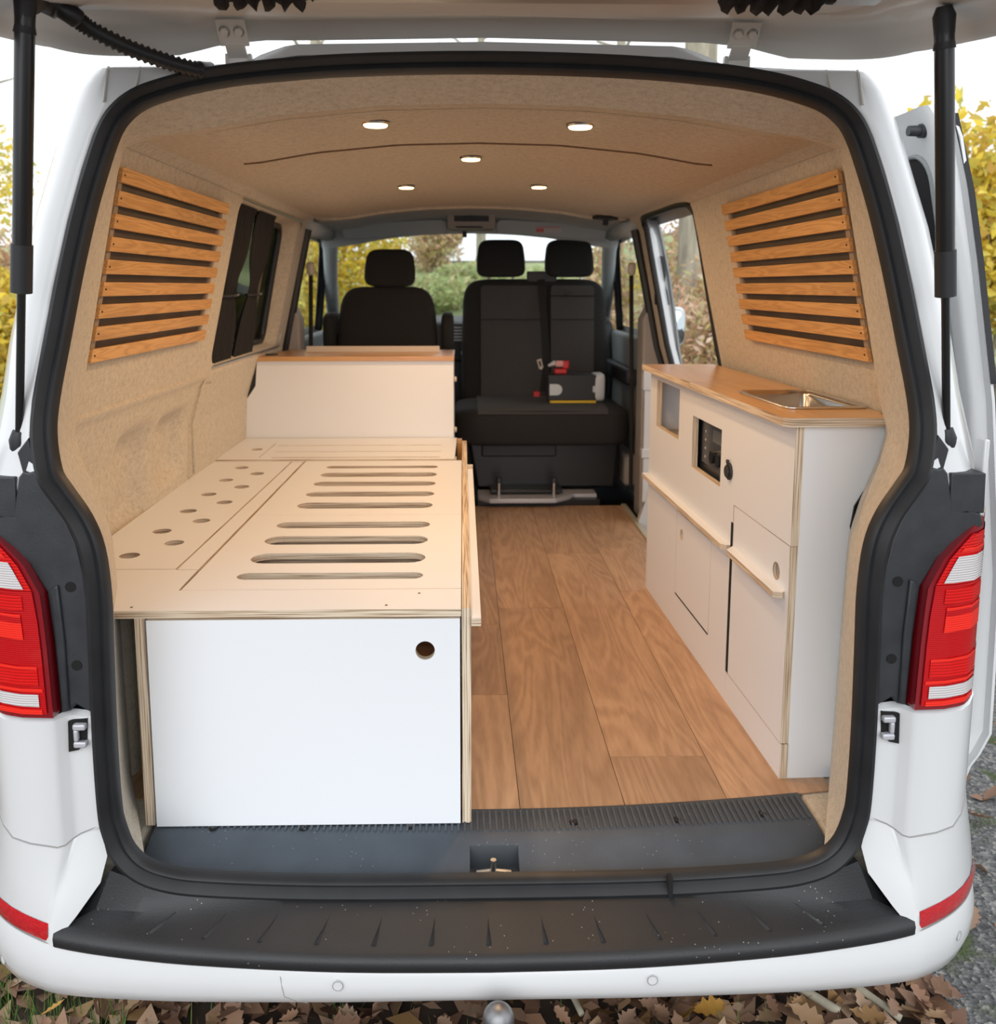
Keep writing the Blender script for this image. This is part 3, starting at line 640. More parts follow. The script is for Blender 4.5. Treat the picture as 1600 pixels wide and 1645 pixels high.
# blind rail and gathered blind on the gate
rail = MB().box(-0.62, 0.605, -0.050, -0.018, 1.484, 1.502).build('blind_rail', M['alu'], gate, bevel=0.003)
def blind(x0, x1, seed):
    r_ = random.Random(seed); rows = []; n = int((x1-x0)/0.0045)
    for i in range(n+1):
        x = x0+(x1-x0)*i/n; e = min(1, 6*min(i, n-i)/n+0.3); a = 0.011*math.sin(i*1.25+r_.random())+0.004*r_.random(); row = []
        for j in range(10):
            t_ = 2*pi*j/10; row.append((x+0.004*math.sin(i*2+j), -0.055+(0.030+a)*math.cos(t_)*e, 1.497+(0.026+a*0.8)*math.sin(t_)*e))
        rows.append(row)
    MB().grid(rows, cv=True).build('gathered_blind', M['curtain'], gate, smooth='all')
blind(-0.43, -0.255, 1); blind(0.335, 0.53, 2)
# loom tube from body to gate
path = smoothpath([(-0.700, -0.03, 1.492), (-0.678, 0.0, 1.486), (-0.654, 0.01, 1.472), (-0.636, 0.03, 1.458), (-0.593, 0.06, 1.439), (-0.546, 0.10, 1.427), (-0.500, 0.135, 1.420), (-0.485, 0.165, 1.425)], 12)
rad = []
for i in range(len(path)):
    k = i/(len(path)-1); rad.append((0.020 if k < 0.2 else 0.0155) if (k < 0.34 or k > 0.86) else (0.0145 if i % 2 else 0.0105))
MB().tube(path, rad, 14).build('cable_gaiter', M['rubber'], van, smooth='all')
MB().tube([(-0.705, -0.045, 1.500), (-0.695, -0.015, 1.480)], [0.033, 0.024], 18).build('gaiter_grommet', M['rubber'], van, smooth=True)
# gas stays
for sd_ in (1, -1):
    b0 = Vector((sd_*0.793, 0.028, 0.785)); t0 = Vector((sd_*0.692, -0.060, 1.458 if sd_ > 0 else 1.475)); d = t0-b0
    mid = b0+d*0.42
    st = MB().tube([mid, b0+d*0.98], 0.0145, 18).build('gas_stay', M['black_metal'], van, smooth=True)
    MB().tube([b0+d*0.37, mid+d*0.06], 0.0165, 18).build('stay_sleeve', M['plastic_soft'], st, smooth=True)
    MB().tube([b0+d*0.03, mid], 0.0068, 12).build('piston_rod', M['black_metal'], st, smooth=True)
    MB().tube([b0-d*0.02, b0+d*0.01, b0+d*0.035], [0.014, 0.0165, 0.011], 14).build('stay_end_joint', M['plastic_soft'], st, smooth=True)
    MB().tube([b0+d*0.93, b0+d*0.95, b0+d*1.0, b0+d*1.02], [0.0165, 0.014, 0.0165, 0.011], 14).build('stay_end_joint', M['plastic_soft'], st, smooth=True)
    MB().disc((sd_*0.79, 0.04, 0.805), 0.015, 'y', -0.01, 0.01, 16).prism([(sd_*0.766, 0.80), (sd_*0.786, 0.775), (sd_*0.778, 0.735), (sd_*0.766, 0.715), (sd_*0.756, 0.73)], [], 0.005, 0.03, 'y', 0, 0).build('stay_bracket', M['plastic_soft'], van, bevel=0.002)

# ---- sliding side door, slid back along the right flank
def DX(z): return lerp([(-0.24, 1.095), (-0.16, 1.125), (-0.07, 1.115), (-0.03, 1.145), (0.03, 1.172), (0.4, 1.165), (0.80, 1.118), (1.10, 1.062), (1.40, 0.998), (1.43, 0.978)], z)
zs = [-0.24, -0.20, -0.15, -0.09, -0.05, -0.02, 0.03, 0.15, 0.4, 0.6, 0.8, 0.95, 1.10, 1.25, 1.36, 1.41, 1.432]
def yD(z): return 0.42+lerp([(-0.24, 0.03), (-0.10, 0.0), (1.35, 0.0), (1.432, 0.02)], z)
def din(z, y): return DX(z)-0.036-0.012*math.exp(-((z-0.05)/0.25)**2)
rows = []
for z in zs:
    X = DX(z); y = yD(z); rows.append([(din(z, y), 1.62, z), (din(z, y), y+0.10, z), (X-0.040, y+0.035, z), (X-0.030, y+0.022, z), (X-0.010, y+0.018, z), (X-0.007, y, z), (X, y+0.001, z), (X+0.003, y+0.02, z), (X+0.003, 1.62, z)])
mb = MB().grid(rows); mb.add(rows[0], [list(range(9))]); mb.add(rows[-1], [list(range(9))])
sdoor = mb.build('sliding_door', M['paint'], van, smooth=True)
MB().grid([[(DX(z)-0.008, yD(z)-0.004, z), (DX(z)+0.006, yD(z)-0.003, z), (DX(z)+0.008, yD(z)+0.016, z), (DX(z)+0.008, 1.5, z)] for z in (0.84, 0.95, 1.1, 1.25, 1.41)]).build('door_window_glass', pm('black_glass', (0.008, 0.008, 0.01), 0.08), sdoor)
MB().tube([(0.928, 0.50, 1.385), (0.958, 0.50, 1.385)], [0.011, 0.012], 14).tube([(0.952, 0.50, 1.385), (0.968, 0.50, 1.385)], 0.015, 14).build('rubber_buffer', M['plastic'], sdoor, smooth=True)
f3 = lambda x, y, z: (x+din(z, y)-0.002, y, z)
apt = [(1.35, 0.86), (1.35, 1.335)]+[(0.56+0.06*math.cos(a), 1.275+0.06*math.sin(a)) for a in np.linspace(pi/2, pi, 7)]+[(0.50, 1.1), (0.50, 0.98), (0.50, 0.86)]
MB().prism(apt, [], -0.002, 0.001, 'x', 0, 0, fn=f3).build('window_aperture', M['curtain'], sdoor)
MB().tube([f3(-0.001, y, z) for y, z in [(1.35, 1.338)]+[(0.56+0.063*math.cos(a), 1.275+0.063*math.sin(a)) for a in np.linspace(pi/2, pi, 7)]+[(0.497, 1.1), (0.497, 0.86)]], 0.005, 8).build('aperture_trim', M['cab_trim'], sdoor, smooth=True)
for bz in (0.755, 0.700):
    MB().disc((din(bz, 0.5), 0.497, bz), 0.0095, 'x', -0.004, 0.01, 14).build('door_bolt', M['plastic'], sdoor, bevel=0.002)
MB().prism(rrect(0.475, 0.545, 0.720, 0.736, 0.007), [], -0.001, 0.010, 'x', 0, 0, fn=f3).build('latch_slot', M['void'], sdoor)

# ---- door jamb, seals, B pillars
seal2 = smoothpath([(0.0, 1.548, 0.60), (0.0, 1.548, 1.0), (0.0, 1.540, 1.255), (0.0, 1.56, 1.315), (0.0, 1.64, 1.333), (0.0, 1.95, 1.336), (0.0, 2.25, 1.336), (0.0, 2.325, 1.32), (0.0, 2.345, 1.25), (0.0, 2.345, 0.8), (0.0, 2.345, 0.4), (0.0, 2.36, 0.1), (0.0, 2.50, -0.06)], 5)
MB().tube([(WX(p[2])+0.002, p[1], p[2]) for p in seal2], 0.013, 10).build('side_door_seal', M['rubber'], van, smooth=True)
zz = [-0.1, 0.2, 0.45, 0.62, 0.78, 0.95, 1.1, 1.26, 1.335]
MB().grid([[(WX(z)+0.01, 2.345, z), (WX(z)+0.045, 2.372, z), (WX(z)+0.05, 2.40, z), (SX(z)-0.03, 2.415, z), (SX(z), 2.43, z)] for z in zz]).build('door_jamb', M['paint'], van, smooth=True)
MB().grid([[(SX(z)-0.006, 2.405, z), (SX(z)+0.004, 2.412, z), (SX(z)+0.004, 2.43, z)] for z in zz]).build('jamb_edge_seal', M['cab_trim'], van, smooth=True)
jp = [(0.775+0.0, 0.98), (0.80, 0.98), (0.822, 1.05), (0.812, 1.18), (0.790, 1.18)]
MB().prism([(0.805, 0.97), (0.862, 0.97), (0.850, 1.03), (0.836, 1.06), (0.842, 1.10), (0.832, 1.18), (0.788, 1.18)], [], 2.372, 2.412, 'y', 0, 0).build('door_catch', M['plastic_soft'], van, bevel=0.002)
MB().box(0.752, 0.812, 2.32, 2.36, 0.10, 0.68).box(0.744, 0.820, 2.315, 2.362, 0.30, 0.34).box(0.744, 0.82, 2.315, 2.362, 0.60, 0.69).build('lower_jamb', M['paint'], van, bevel=0.004)
MB().prism([(0.73, -0.06), (0.90, -0.06), (0.90, 0.16), (0.78, 0.16), (0.765, 0.10), (0.74, 0.02)], [], 2.315, 2.36, 'y', 0, 0).build('jamb_foot', M['paint'], van, bevel=0.004)
# side step
MB().box(0.74, 0.93, 1.50, 2.75, -0.165, -0.15).box(0.735, 0.745, 1.50, 2.75, -0.16, -0.03).build('side_step', M['plastic'], van)
MB().box(0.79, 0.87, 2.34, 2.44, -0.150, -0.142).build('step_lamp', M['led'], van, bevel=0.003)
MB().box(0.722, 0.745, 1.50, 2.66, -0.004, 0.008).build('threshold_strip', pm('brass_strip', (0.55, 0.52, 0.40), 0.45, metal=0.4), van)
# mirror
MB().rbox(1.180, 3.60, 0.82, 0.13, 0.09, 0.23, e=0.55).build('door_mirror', M['paint'], van, smooth='all')
MB().rbox(1.183, 3.565, 0.82, 0.105, 0.06, 0.20, e=0.55).build('mirror_glass', M['mirror'], van, smooth='all')
MB().tube([(0.90, 3.62, 0.74), (1.13, 3.61, 0.76)], 0.02, 8).build('mirror_arm', M['plastic'], van, smooth=True)

# ---- cab lining
rows = []
for y, dz in ((2.50, 0.0), (2.62, 0.012), (2.9, 0.012), (3.15, 0.0), (3.24, -0.045), (3.26, -0.075)):
    rows.append([(x, y, CZ(x*0.94)-0.0+dz-0.02*(abs(x)/0.72)**6) for x in np.linspace(-0.74, 0.74, 41)])
MB().grid(rows).build('cab_headliner', M['cab_grey'], van, smooth='all')
for sd_ in (1, -1):
    # A pillar
    MB().tube([(sd_*0.745, 3.22, 1.34), (sd_*0.755, 3.35, 1.25), (sd_*0.80, 3.65, 1.06), (sd_*0.845, 4.02, 0.84)], [0.05, 0.040, 0.038, 0.04], 10).build('windscreen_pillar', M['cab_grey'], van, smooth='all')
    # cant rail side lining and door card
    MB().tube([(sd_*0.735, 2.50, 1.315), (sd_*0.745, 2.9, 1.325), (sd_*0.745, 3.22, 1.33)], 0.045, 10).build('cab_side_rail', M['cab_grey'], van, smooth='all')
    dc = MB().box(*sorted((sd_*0.83, sd_*0.87)), 2.62, 3.85, -0.02, 0.80).build('door_card', M['cab_trim'], van, bevel=0.02)
    MB().box(*sorted((sd_*0.77, sd_*0.83)), 2.85, 3.60, 0.56, 0.64).build('arm_rest', M['plastic'], dc, bevel=0.015)
    MB().box(*sorted((sd_*0.76, sd_*0.83)), 2.80, 3.70, 0.06, 0.22).build('door_pocket', M['beige_trim'], dc, bevel=0.02)
    fr = [(2.70, 0.80), (2.70, 1.31), (3.40, 1.295), (3.76, 0.80)]
    MB().tube([(sd_*(0.905+(0.80-0.905)*(z-0.75)/0.58), y, z) for y, z in smoothpath(fr, 5)], 0.022, 8).build('door_window_frame', M['plastic_soft'], van, smooth=True)
    # B pillar trim
    MB().prism([(sd_*0.775, -0.02), (sd_*0.86, -0.02), (sd_*0.86, 0.98), (sd_*0.81, 0.98), (sd_*0.772, 0.90)], [], 2.49, 2.62, 'y', 0, 0).build('pillar_trim_lower', M['beige_trim'], van, bevel=0.01)
    MB().tube([(sd_*(WX(z)-0.012), 2.50, z) for z in (1.30, 1.1, 0.78, 0.62)]+[(sd_*0.80, 2.50, z) for z in (0.4, 0.0)], [0.020]*4+[0.014]*2, 8).build('pillar_seal', M['rubber'], van, smooth=True)
    MB().tube([(sd_*0.735, 2.60, 1.10), (sd_*0.74, 2.60, 0.9), (sd_*0.755, 2.62, 0.5), (sd_*0.76, 2.62, 0.1)], 0.010, 8).build('seat_belt', M['seat_cloth'], van, smooth=True)
    MB().rbox(sd_*0.735, 2.595, 1.13, 0.035, 0.04, 0.06, e=0.6, n=8).build('belt_anchor', M['cream'], van, smooth='all')
gl = [(-0.76, 3.27, 1.345), (0.76, 3.27, 1.345), (0.86, 4.06, 0.83), (-0.86, 4.06, 0.83)]
MB().add(gl+[(x, y+0.004, z+0.003) for x, y, z in gl], [[0, 1, 2, 3], [4, 5, 6, 7], [0, 1, 5, 4], [1, 2, 6, 5], [2, 3, 7, 6], [3, 0, 4, 7]]).build('windscreen', M['glass'], van)
# sun visors, console, interior mirror, dashboard
for sx0, sx1, lab in ((-0.66, -0.125, 0), (0.135, 0.70, 1)):
    f4 = lambda x, y, z: (x, y, z-0.03*((x/0.7)**2))
    vpts = rrect(sx0, sx1, 1.318, 1.392, 0.03)
    v_ = MB().prism(vpts, [], 3.135, 3.155, 'y', 0, 0, fn=f4).build('sun_visor', pm('visor_cloth', (0.40, 0.44, 0.45), 0.85), van, bevel=0.006)
    if lab:
        MB().box(0.335, 0.470, 3.131, 3.1345, 1.322, 1.356).build('warning_sticker', pm('sticker_white', (0.5, 0.48, 0.46), 0.6), v_)
        MB().box(0.338, 0.378, 3.1295, 3.1315, 1.326, 1.346).box(0.338, 0.467, 3.1295, 3.1315, 1.350, 1.354).build('sticker_print', pm('sticker_red', (0.55, 0.12, 0.12), 0.6), v_)
cons = MB().prism(rrect(-0.116, 0.124, 1.338, 1.428, 0.015), [rrect(-0.084, 0.092, 1.374, 1.408, 0.004)], 3.04, 3.20, 'y', 0, 0).build('overhead_console', M['beige_trim'], van, bevel=0.004)
MB().box(-0.084, 0.092, 3.06, 3.09, 1.374, 1.408).build('console_display', M['plastic_soft'], cons)
MB().box(-0.075, 0.060, 3.035, 3.045, 1.343, 1.349).build('console_slot', M['void'], cons)
MB().tube([(-0.03, 3.22, 1.335), (-0.03, 3.22, 1.305)], 0.012, 10).build('rain_sensor', M['plastic_soft'], van)
dash = MB().prism([(3.62, 0.30), (4.15, 0.30), (4.15, 0.84), (3.85, 0.875), (3.68, 0.84), (3.60, 0.60)], [], -0.84, 0.84, 'x', 0, 0).build('dashboard', M['plastic_soft'], van, bevel=0.02)
MB().box(-0.11, 0.05, 3.585, 3.63, 0.62, 0.84).build('centre_stack', M['plastic'], dash, bevel=0.01)
for k in range(5): MB().box(-0.095, -0.035, 3.578, 3.586, 0.74+k*0.018, 0.748+k*0.018).build('vent_slat', M['silver'], dash)
MB().disc((-0.03, 3.59, 0.67), 0.022, 'y', -0.02, 0.0, 18).build('heater_knob', M['silver'], dash)
# hook lamp at the ceiling edge on the right
hk = MB().prism([(0.52, 2.40), (0.545, 2.36), (0.60, 2.38), (0.645, 2.46), (0.62, 2.50), (0.56, 2.46)], [], 1.338, 1.352, 'z', 0, 0).build('ceiling_hook_plate', M['plastic_soft'], van, bevel=0.003)
MB().tube([(0.585, 2.44, 1.34), (0.585, 2.44, 1.315)], 0.013, 10).build('hook', M['plastic_soft'], hk)

# ============================================================ ROOM SHELL (structure)
# ceiling
def ceil_obj(y0, y1, name, dz):
    rows = []
    for y in np.linspace(y0, y1, 6):
        rows.append([(x, y, CZ(x)+dz) for x in np.linspace(-0.71, 0.71, 41)])
    return MB().grid(rows).build(name, M['felt'], None, smooth='all', kind='structure')
ceil_obj(0.36, 0.778, 'ceiling', 0.0); ceil_obj(0.782, 2.50, 'ceiling', 0.002)
MB().tube([(x, 0.780, CZ(x)+0.0005) for x in np.linspace(-0.58, 0.58, 31)], 0.0042, 6).build('trim_2', pm('felt_joint', (0.16, 0.10, 0.06), 0.9), None, kind='structure', smooth='all')
MB().tube([(x, 2.50, CZ(x)-0.002) for x in np.linspace(-0.69, 0.69, 25)], 0.009, 8).build('trim_3', M['felt'], None, smooth='all', kind='structure')
# walls
def dent(y, z, side):
    if side > 0: return 0.0
    d = 0.0
    for cy, cz, ry, rz_, dep in ((0.79, 0.56, 0.105, 0.12, 0.044), (1.08, 0.585, 0.11, 0.095, 0.050)):
        u = (abs(y-cy)/ry)**6+(abs(z-cz)/rz_)**6; d += dep*math.exp(-u*1.1)
    d = min(d, 0.947-WX(z))
    d -= 0.010*math.exp(-((z-0.770)/0.014)**2)*(1 if y < 1.3 else 0.3)
    d += 0.010*math.exp(-((y-1.30)/0.02)**2)
    return d
def wall(side):
    y1 = 2.50 if side < 0 else 1.55
    name = 'wall_left' if side < 0 else 'wall_right'
    mb = MB(); ys = np.linspace(0.36, y1, 150 if side < 0 else 30); zl = np.concatenate([[-0.1, 0.1, 0.3], np.linspace(0.38, 0.78, 60)])
    mb.grid([[(side*(WX(z)+dent(y, z, side)*(1 if 0.4 < z < 0.775 else 0)), y, z) for y in ys] for z in zl])
    f = lambda y, z: (side*WX(z), y, z)
    holes = [rrect(1.34, 2.315, 0.800, 1.285, 0.055)] if side < 0 else []
    fl = lambda y, z: (side*(0.85+(0.726-0.85)*(z-0.78)/0.55), y, z)
    h2 = [[(y, min(z, 1.258)) for y, z in holes[0]]] if holes else []
    if side < 0:
        h2 = [rrect(1.335, 2.32, 0.800, 1.318, 0.05)]
    mb.sheet([(0.36, 0.78), (y1, 0.78), (y1, 1.33), (0.36, 1.33)], h2, fl)
    for (a, b_) in ([(0.36, y1)] if side < 0 else [(0.36, 2.50)]):
        zt = [1.33, 1.343, 1.352]
        mb.grid([[f(y, z) for y in np.linspace(a, b_, 10)] for z in zt])
    if side > 0: mb.grid([[f(y, z) for y in (2.345, 2.50)] for z in (-0.1, 0.45, 0.62, 0.78, 1.0, 1.29, 1.335)])
    if h2:
        l = h2[0]; mb.grid([[fl(*p) for p in l], [(side*(SX(z)-0.014), y, z) for y, z in [(yy+(1.83-yy)*0.05, z_+(1.05-z_)*0.06) for yy, z_ in l]]], cv=True)
    return mb.build(name, M['felt'], None, smooth=True, kind='structure')
wall(-1); wall(1)
# vertical seam strip and panel edges on the left wall
MB().tube([(-0.895, 1.285, 0.46), (-0.893, 1.285, 0.62), (-0.860, 1.29, 0.735), (-0.857, 1.32, 0.752), (-0.862, 1.40, 0.742)], 0.004, 6).build('trim_4', M['felt'], None, smooth='all', kind='structure')

for sd_ in (1, -1):
    MB().box(*sorted((sd_*0.662, sd_*0.80)), 0.06, 0.40, -0.06, -0.004).build('trim_5', M['felt'], None, kind='structure', bevel=0.01)
    MB().box(*sorted((sd_*0.752, sd_*0.895)), 0.325, 1.46 if sd_ > 0 else 1.95, -0.03, 0.40).build('trim_6', M['felt'], None, kind='structure', bevel=0.03)
# floor: one object per plank
floor = MB().box(-0.90, 0.735, 0.262, 2.66, -0.030, -0.002).build('floor', M['void'], None, kind='structure')
SEAMS = [-0.789, -0.574, -0.359, -0.143, 0.072, 0.287, 0.502, 0.735]
JOINTS = {3: [0.699, 1.173, 2.197], 4: [1.31], 5: [0.392, 1.90], 6: [1.469], 2: [0.9, 1.9], 1: [1.3], 0: [0.6, 1.7]}
def plankobj(x0, x1, y0, y1):
    g = 0.0007
    def yy(x, y, far):  # the rear end of the floor follows the curved sill
        return max(y, yE(x)+0.001) if not far else y
    xs = np.linspace(x0+g, x1-g, 5)
    top = [(x, yy(x, y0+g, False), 0.0) for x in xs]+[(x, y1-g, 0.0) for x in xs[::-1]]
    n = len(top); vs = top+[(x, y, -0.0025) for x, y, z in top]
    MB().add(vs, [list(range(n))]+[[i, (i+1) % n, n+(i+1) % n, n+i] for i in range(n)]).build('plank', M['plank'], floor)
for c_ in range(7):
    ys = [0.195]+JOINTS[c_]+[2.66]
    for a, b_ in zip(ys[:-1], ys[1:]): plankobj(SEAMS[c_], SEAMS[c_+1], a, b_)

# ============================================================ CEILING LAMPS
LAMPS = [(-0.226, 0.480), (0.213, 0.500), (-0.018, 1.030), (-0.236, 1.660), (0.224, 1.650)]
LN = ['rear ceiling spotlight nearest the left slatted panel', 'rear ceiling spotlight nearest the right slatted panel', 'single middle ceiling spotlight just ahead of the roof seam',
      'front ceiling spotlight above the driver side, nearest the cab', 'front ceiling spotlight on the passenger side, nearest the cab']
for (lx, ly), ln in zip(LAMPS, LN):
    z = CZ(lx)
    L = thing('ceiling_spotlight', 'glowing warm round '+ln, 'lamp', (lx, ly, z), 'ceiling spotlights')
    MB().tube([(lx, ly, z-0.001), (lx, ly, z-0.005)], [0.031, 0.029], 28).build('bezel', M['chrome'], L, smooth=True)
    MB().tube([(lx, ly, z-0.005), (lx, ly, z-0.0085)], [0.0265, 0.024], 28).build('diffuser', M['led'], L, smooth=True)
    ld = bpy.data.lights.new('spotlight_glow', 'AREA'); lo = bpy.data.objects.new('spotlight_glow', ld); COL.objects.link(lo)
    ld.shape = 'DISK'; ld.size = 0.06; ld.energy = 2.8; ld.color = (1.0, 0.63, 0.33); ld.spread = math.radians(175)
    lo.location = (0, 0, -0.014); lo.parent = L

# ============================================================ SLAT PANELS
def slat_panel(side, label):
    P = thing('slatted_panel', label, 'wood panel', (side*0.80, 0.76, 0.89), 'slatted oak window panels')
    def fx(z): return 0.85+(0.726-0.85)*(z-0.78)/0.55
    f = lambda x, y, z: (side*(fx(z)-x), y, z)
    MB().prism([(0.385, 0.905), (1.150, 0.905), (1.145, 1.275), (0.395, 1.275)], [], 0.001, 0.003, 'x', 0, 0, fn=f).build('backing', M['slat_back'], P)
    for yb in (0.368, 1.118):
        MB().prism([(yb, 0.90), (yb+0.020, 0.90), (yb+0.020, 1.28), (yb, 1.28)], [], 0.003, 0.010, 'x', 0, 0, fn=f).build('batten', pm('batten_felt', (0.36, 0.27, 0.19), 0.9), P)
    for i in range(9):
        z0 = 0.893+i*0.0455; z1 = z0+0.029
        s_ = MB().prism([(0.360, z0), (1.160, z0), (1.160, z1), (0.360, z1)], [], 0.010, 0.019, 'x', 0, 0, fn=f).build('slat', M['slat'], P, bevel=0.0012)
        q = f(0.0195, 0.372, (z0+z1)/2); MB().disc(q, 0.002, 'x', -0.001, 0.001, 8).build('screw', M['black_metal'], s_)
slat_panel(-1, 'orange oak slatted panel on the left wall beside the curtained window')
slat_panel(1, 'orange oak slatted panel on the right wall above the sink worktop')

# ============================================================ LEFT WINDOW CURTAINS
def curtain(y0, y1, label, ym):
    C_ = thing('curtain', label, 'curtain', (-0.80, (y0+y1)/2, 0.80), 'black window curtains')
    rows = []; nz, ny = 26, 60
    for i in range(nz+1):
        k = i/nz; z = 0.795+0.515*k; pinch = 1-0.55*math.exp(-((k-0.48)/0.16)**2)
        row = []
        for j in range(ny+1):
            u = j/ny; y = ym+((y0+(y1-y0)*u)-ym)*pinch
            row.append((-(WX(z)+0.012)+0.010*math.sin(u*2*pi*9+0.5*math.sin(k*7))*pinch-0.0, y, z))
        rows.append(row)
    MB().grid(rows).build('cloth', M['curtain'], C_, smooth='all')
    MB().tube([(-(WX(1.02)+0.012)+0.017*math.cos(a), ym+(y1-y0)*0.27*math.sin(a), 1.02) for a in np.linspace(0, 2*pi, 17)[:-1]], 0.005, 6, closed=True).build('tie_band', M['plastic_soft'], C_, smooth=True)
    MB().disc((-(WX(1.02))+0.012, ym+0.03, 1.025), 0.006, 'x', -0.004, 0.004, 12).build('press_stud', M['chrome'], C_)
curtain(1.345, 1.62, 'gathered black curtain at the rear edge of the left window, nearest the slats', 1.47)
curtain(1.66, 1.93, 'gathered black curtain in the middle of the left window', 1.80)
fr_ = rrect(1.375, 2.285, 0.820, 1.300, 0.05)
MB().tube([(-(0.925+(0.812-0.925)*(z-0.75)/0.58)+0.012, y, z) for y, z in fr_], 0.016, 8, closed=True).build('window_seal', M['rubber'], van, smooth='all')
for zc, s_, lb in ((1.322, -1, 'grey curtain rod with bent end along the top of the left window'), (0.793, 1, 'grey curtain rod with bent end along the bottom of the left window')):
    pts = smoothpath([(-(WX(zc)-0.002), 1.36, zc), (-(WX(zc)-0.004), 2.28, zc), (-(WX(zc)-0.004), 2.345, zc+s_*0.008), (-(WX(zc+s_*0.05)-0.003), 2.375, zc+s_*0.05)], 5)
    MB().tube(pts, 0.0045, 8).build('curtain_rod', M['alu'], None, smooth=True, label=lb, cat='curtain rod')

# ============================================================ BED BOX
bed = thing('bed_box', 'white plywood bench bed with slotted and holed lid panels along the left side', 'bed', (-0.38, 0.15, 0.0))
ZT = 0.443
WL = M['white_lam']
def board(name, outer, holes, z0, z1, parent=bed, lab=None, edge='ply_z', bev=0.0006):
    return MB().prism(outer, holes, z0, z1, 'z', 0, 1).build(name, [WL, M[edge]], parent, label=lab)
def hsl(y0, y1, x0, x1):
    r = (y1-y0)/2; n = 8; out = []
    for i in range(n+1): a = -pi/2+pi*i/n; out.append((x1-r+r*math.cos(a), (y0+y1)/2+r*math.sin(a)))
    for i in range(n+1): a = pi/2+pi*i/n; out.append((x0+r+r*math.cos(a), (y0+y1)/2+r*math.sin(a)))
    return out
g = 0.0014
board('front_rail', [(-0.716, 0.149), (-0.0465, 0.149), (-0.0465, 0.262-g), (-0.6155, 0.262-g), (-0.6155, 0.389), (-0.662, 0.389), (-0.662, 0.3935), (-0.90, 0.3935), (-0.90, 0.300), (-0.762, 0.292), (-0.745, 0.24)], [], ZT-0.015, ZT)
S1 = [(0.323, 0.366), (0.430, 0.504), (0.571, 0.642), (0.714, 0.772)]
S2 = [(0.911, 0.976), (1.048, 1.109), (1.184, 1.244), (1.313, 1.377), (1.446, 1.486)]
board('slotted_panel', [(-0.6105, 0.262), (-0.0465, 0.262), (-0.0465, 0.842-g), (-0.6015, 0.842-g)], [hsl(a, b_, -0.520, -0.127) for a, b_ in S1], ZT-0.015, ZT)
board('slotted_panel', [(-0.6015, 0.842), (-0.0465, 0.842), (-0.0465, 1.575), (-0.5915, 1.575)], [hsl(a, b_, -0.505, -0.127) for a, b_ in S2], ZT-0.015, ZT)
board('centre_strip', [(-0.6605, 0.391), (-0.6150, 0.391), (-0.5985, 1.556), (-0.6375, 1.556)], [], ZT-0.015, ZT)
HOL = [(-0.801, 0.494), (-0.795, 0.693), (-0.732, 0.592), (-0.791, 0.891), (-0.726, 0.790), (-0.791, 1.084), (-0.719, 0.987), (-0.791, 1.273), (-0.718, 1.179), (-0.789, 1.464), (-0.715, 1.368)]
board('holed_panel', [(-0.900, 0.396), (-0.6655, 0.396), (-0.6420, 1.558), (-0.5945, 1.558), (-0.5945, 1.575), (-0.918, 1.575)], [circ(a, b_, 0.0225) for a, b_ in HOL], ZT-0.015, ZT)
# rear raised lid with narrow slots
board('rear_lid', [(-0.926, 1.580), (-0.072, 1.580), (-0.066, 2.015), (-0.925, 2.015)], [circ(-0.81, 1.776, 0.0215), rrect(-0.725, -0.123, 1.612, 1.622, 0.003, 3), rrect(-0.735, -0.123, 1.722, 1.729, 0.0015, 2), rrect(-0.750, -0.123, 1.850, 1.857, 0.0015, 2), rrect(-0.768, -0.765, 1.612, 1.90, 0.001, 2)], ZT-0.010, ZT+0.004)
board('rear_cross_rail', [(-0.926, 1.640), (-0.066, 1.640), (-0.066, 1.700), (-0.926, 1.700)], [], ZT-0.035, ZT-0.011)
# sub deck slats below the slots so the edges read as stacked plywood
for a, b_ in zip([0.30, 0.385, 0.53, 0.66, 0.80, 0.99, 1.125, 1.26, 1.395], [0.322, 0.428, 0.57, 0.712, 0.905, 1.046, 1.182, 1.311, 1.444]):
    board('support_slat', [(-0.56, a), (-0.075, a), (-0.075, b_), (-0.56, b_)], [], ZT-0.034, ZT-0.0155)
# side, legs, door
MB().box(-0.0450, -0.0275, 0.149, 1.965, 0.004, ZT+0.001, mis=[0, 0, 1, 1, 0, 1]).build('side_board', [WL, M['ply_x']], bed)
MB().box(-0.064, -0.0455, 1.93, 1.965, 0.36, ZT+0.01, mi=0).build('end_block', M['oak_x'], bed)
MB().box(-0.0270, -0.0085, 0.140, 1.500, 0.412, 0.428, mis=[1, 1, 1, 1, 0, 0]).build('extension_leaf', [WL, M['ply_z']], bed)
MB().box(-0.0270, -0.0085, 1.500, 1.515, 0.37, 0.440, mis=[1, 1, 1, 1, 0, 0]).build('leaf_stop', [WL, M['ply_z']], bed)
MB().box(-0.6650, -0.6465, 0.152, 1.95, 0.004, ZT-0.016, mis=[0, 0, 1, 1, 0, 1]).build('inner_side_board', [WL, M['ply_x']], bed)
MB().box(-0.646, -0.046, 0.80, 0.815, 0.004, ZT-0.036, mi=0).build('divider_board', [WL], bed)
MB().prism([(-0.6405, 0.006), (-0.0485, 0.006), (-0.0485, 0.4255), (-0.6405, 0.4255)], [circ(-0.115, 0.362, 0.0185, 28)], 0.145, 0.160, 'y', 0, 1).build('storage_door', [WL, M['ply_y']], bed, label='white door with round finger hole')
MB().box(-0.64, -0.05, 0.40, 0.70, 0.010, 0.20, mi=0).build('inner_shelf_box', pm('dark_brown_storage', (0.16, 0.07, 0.03), 0.7), bed)
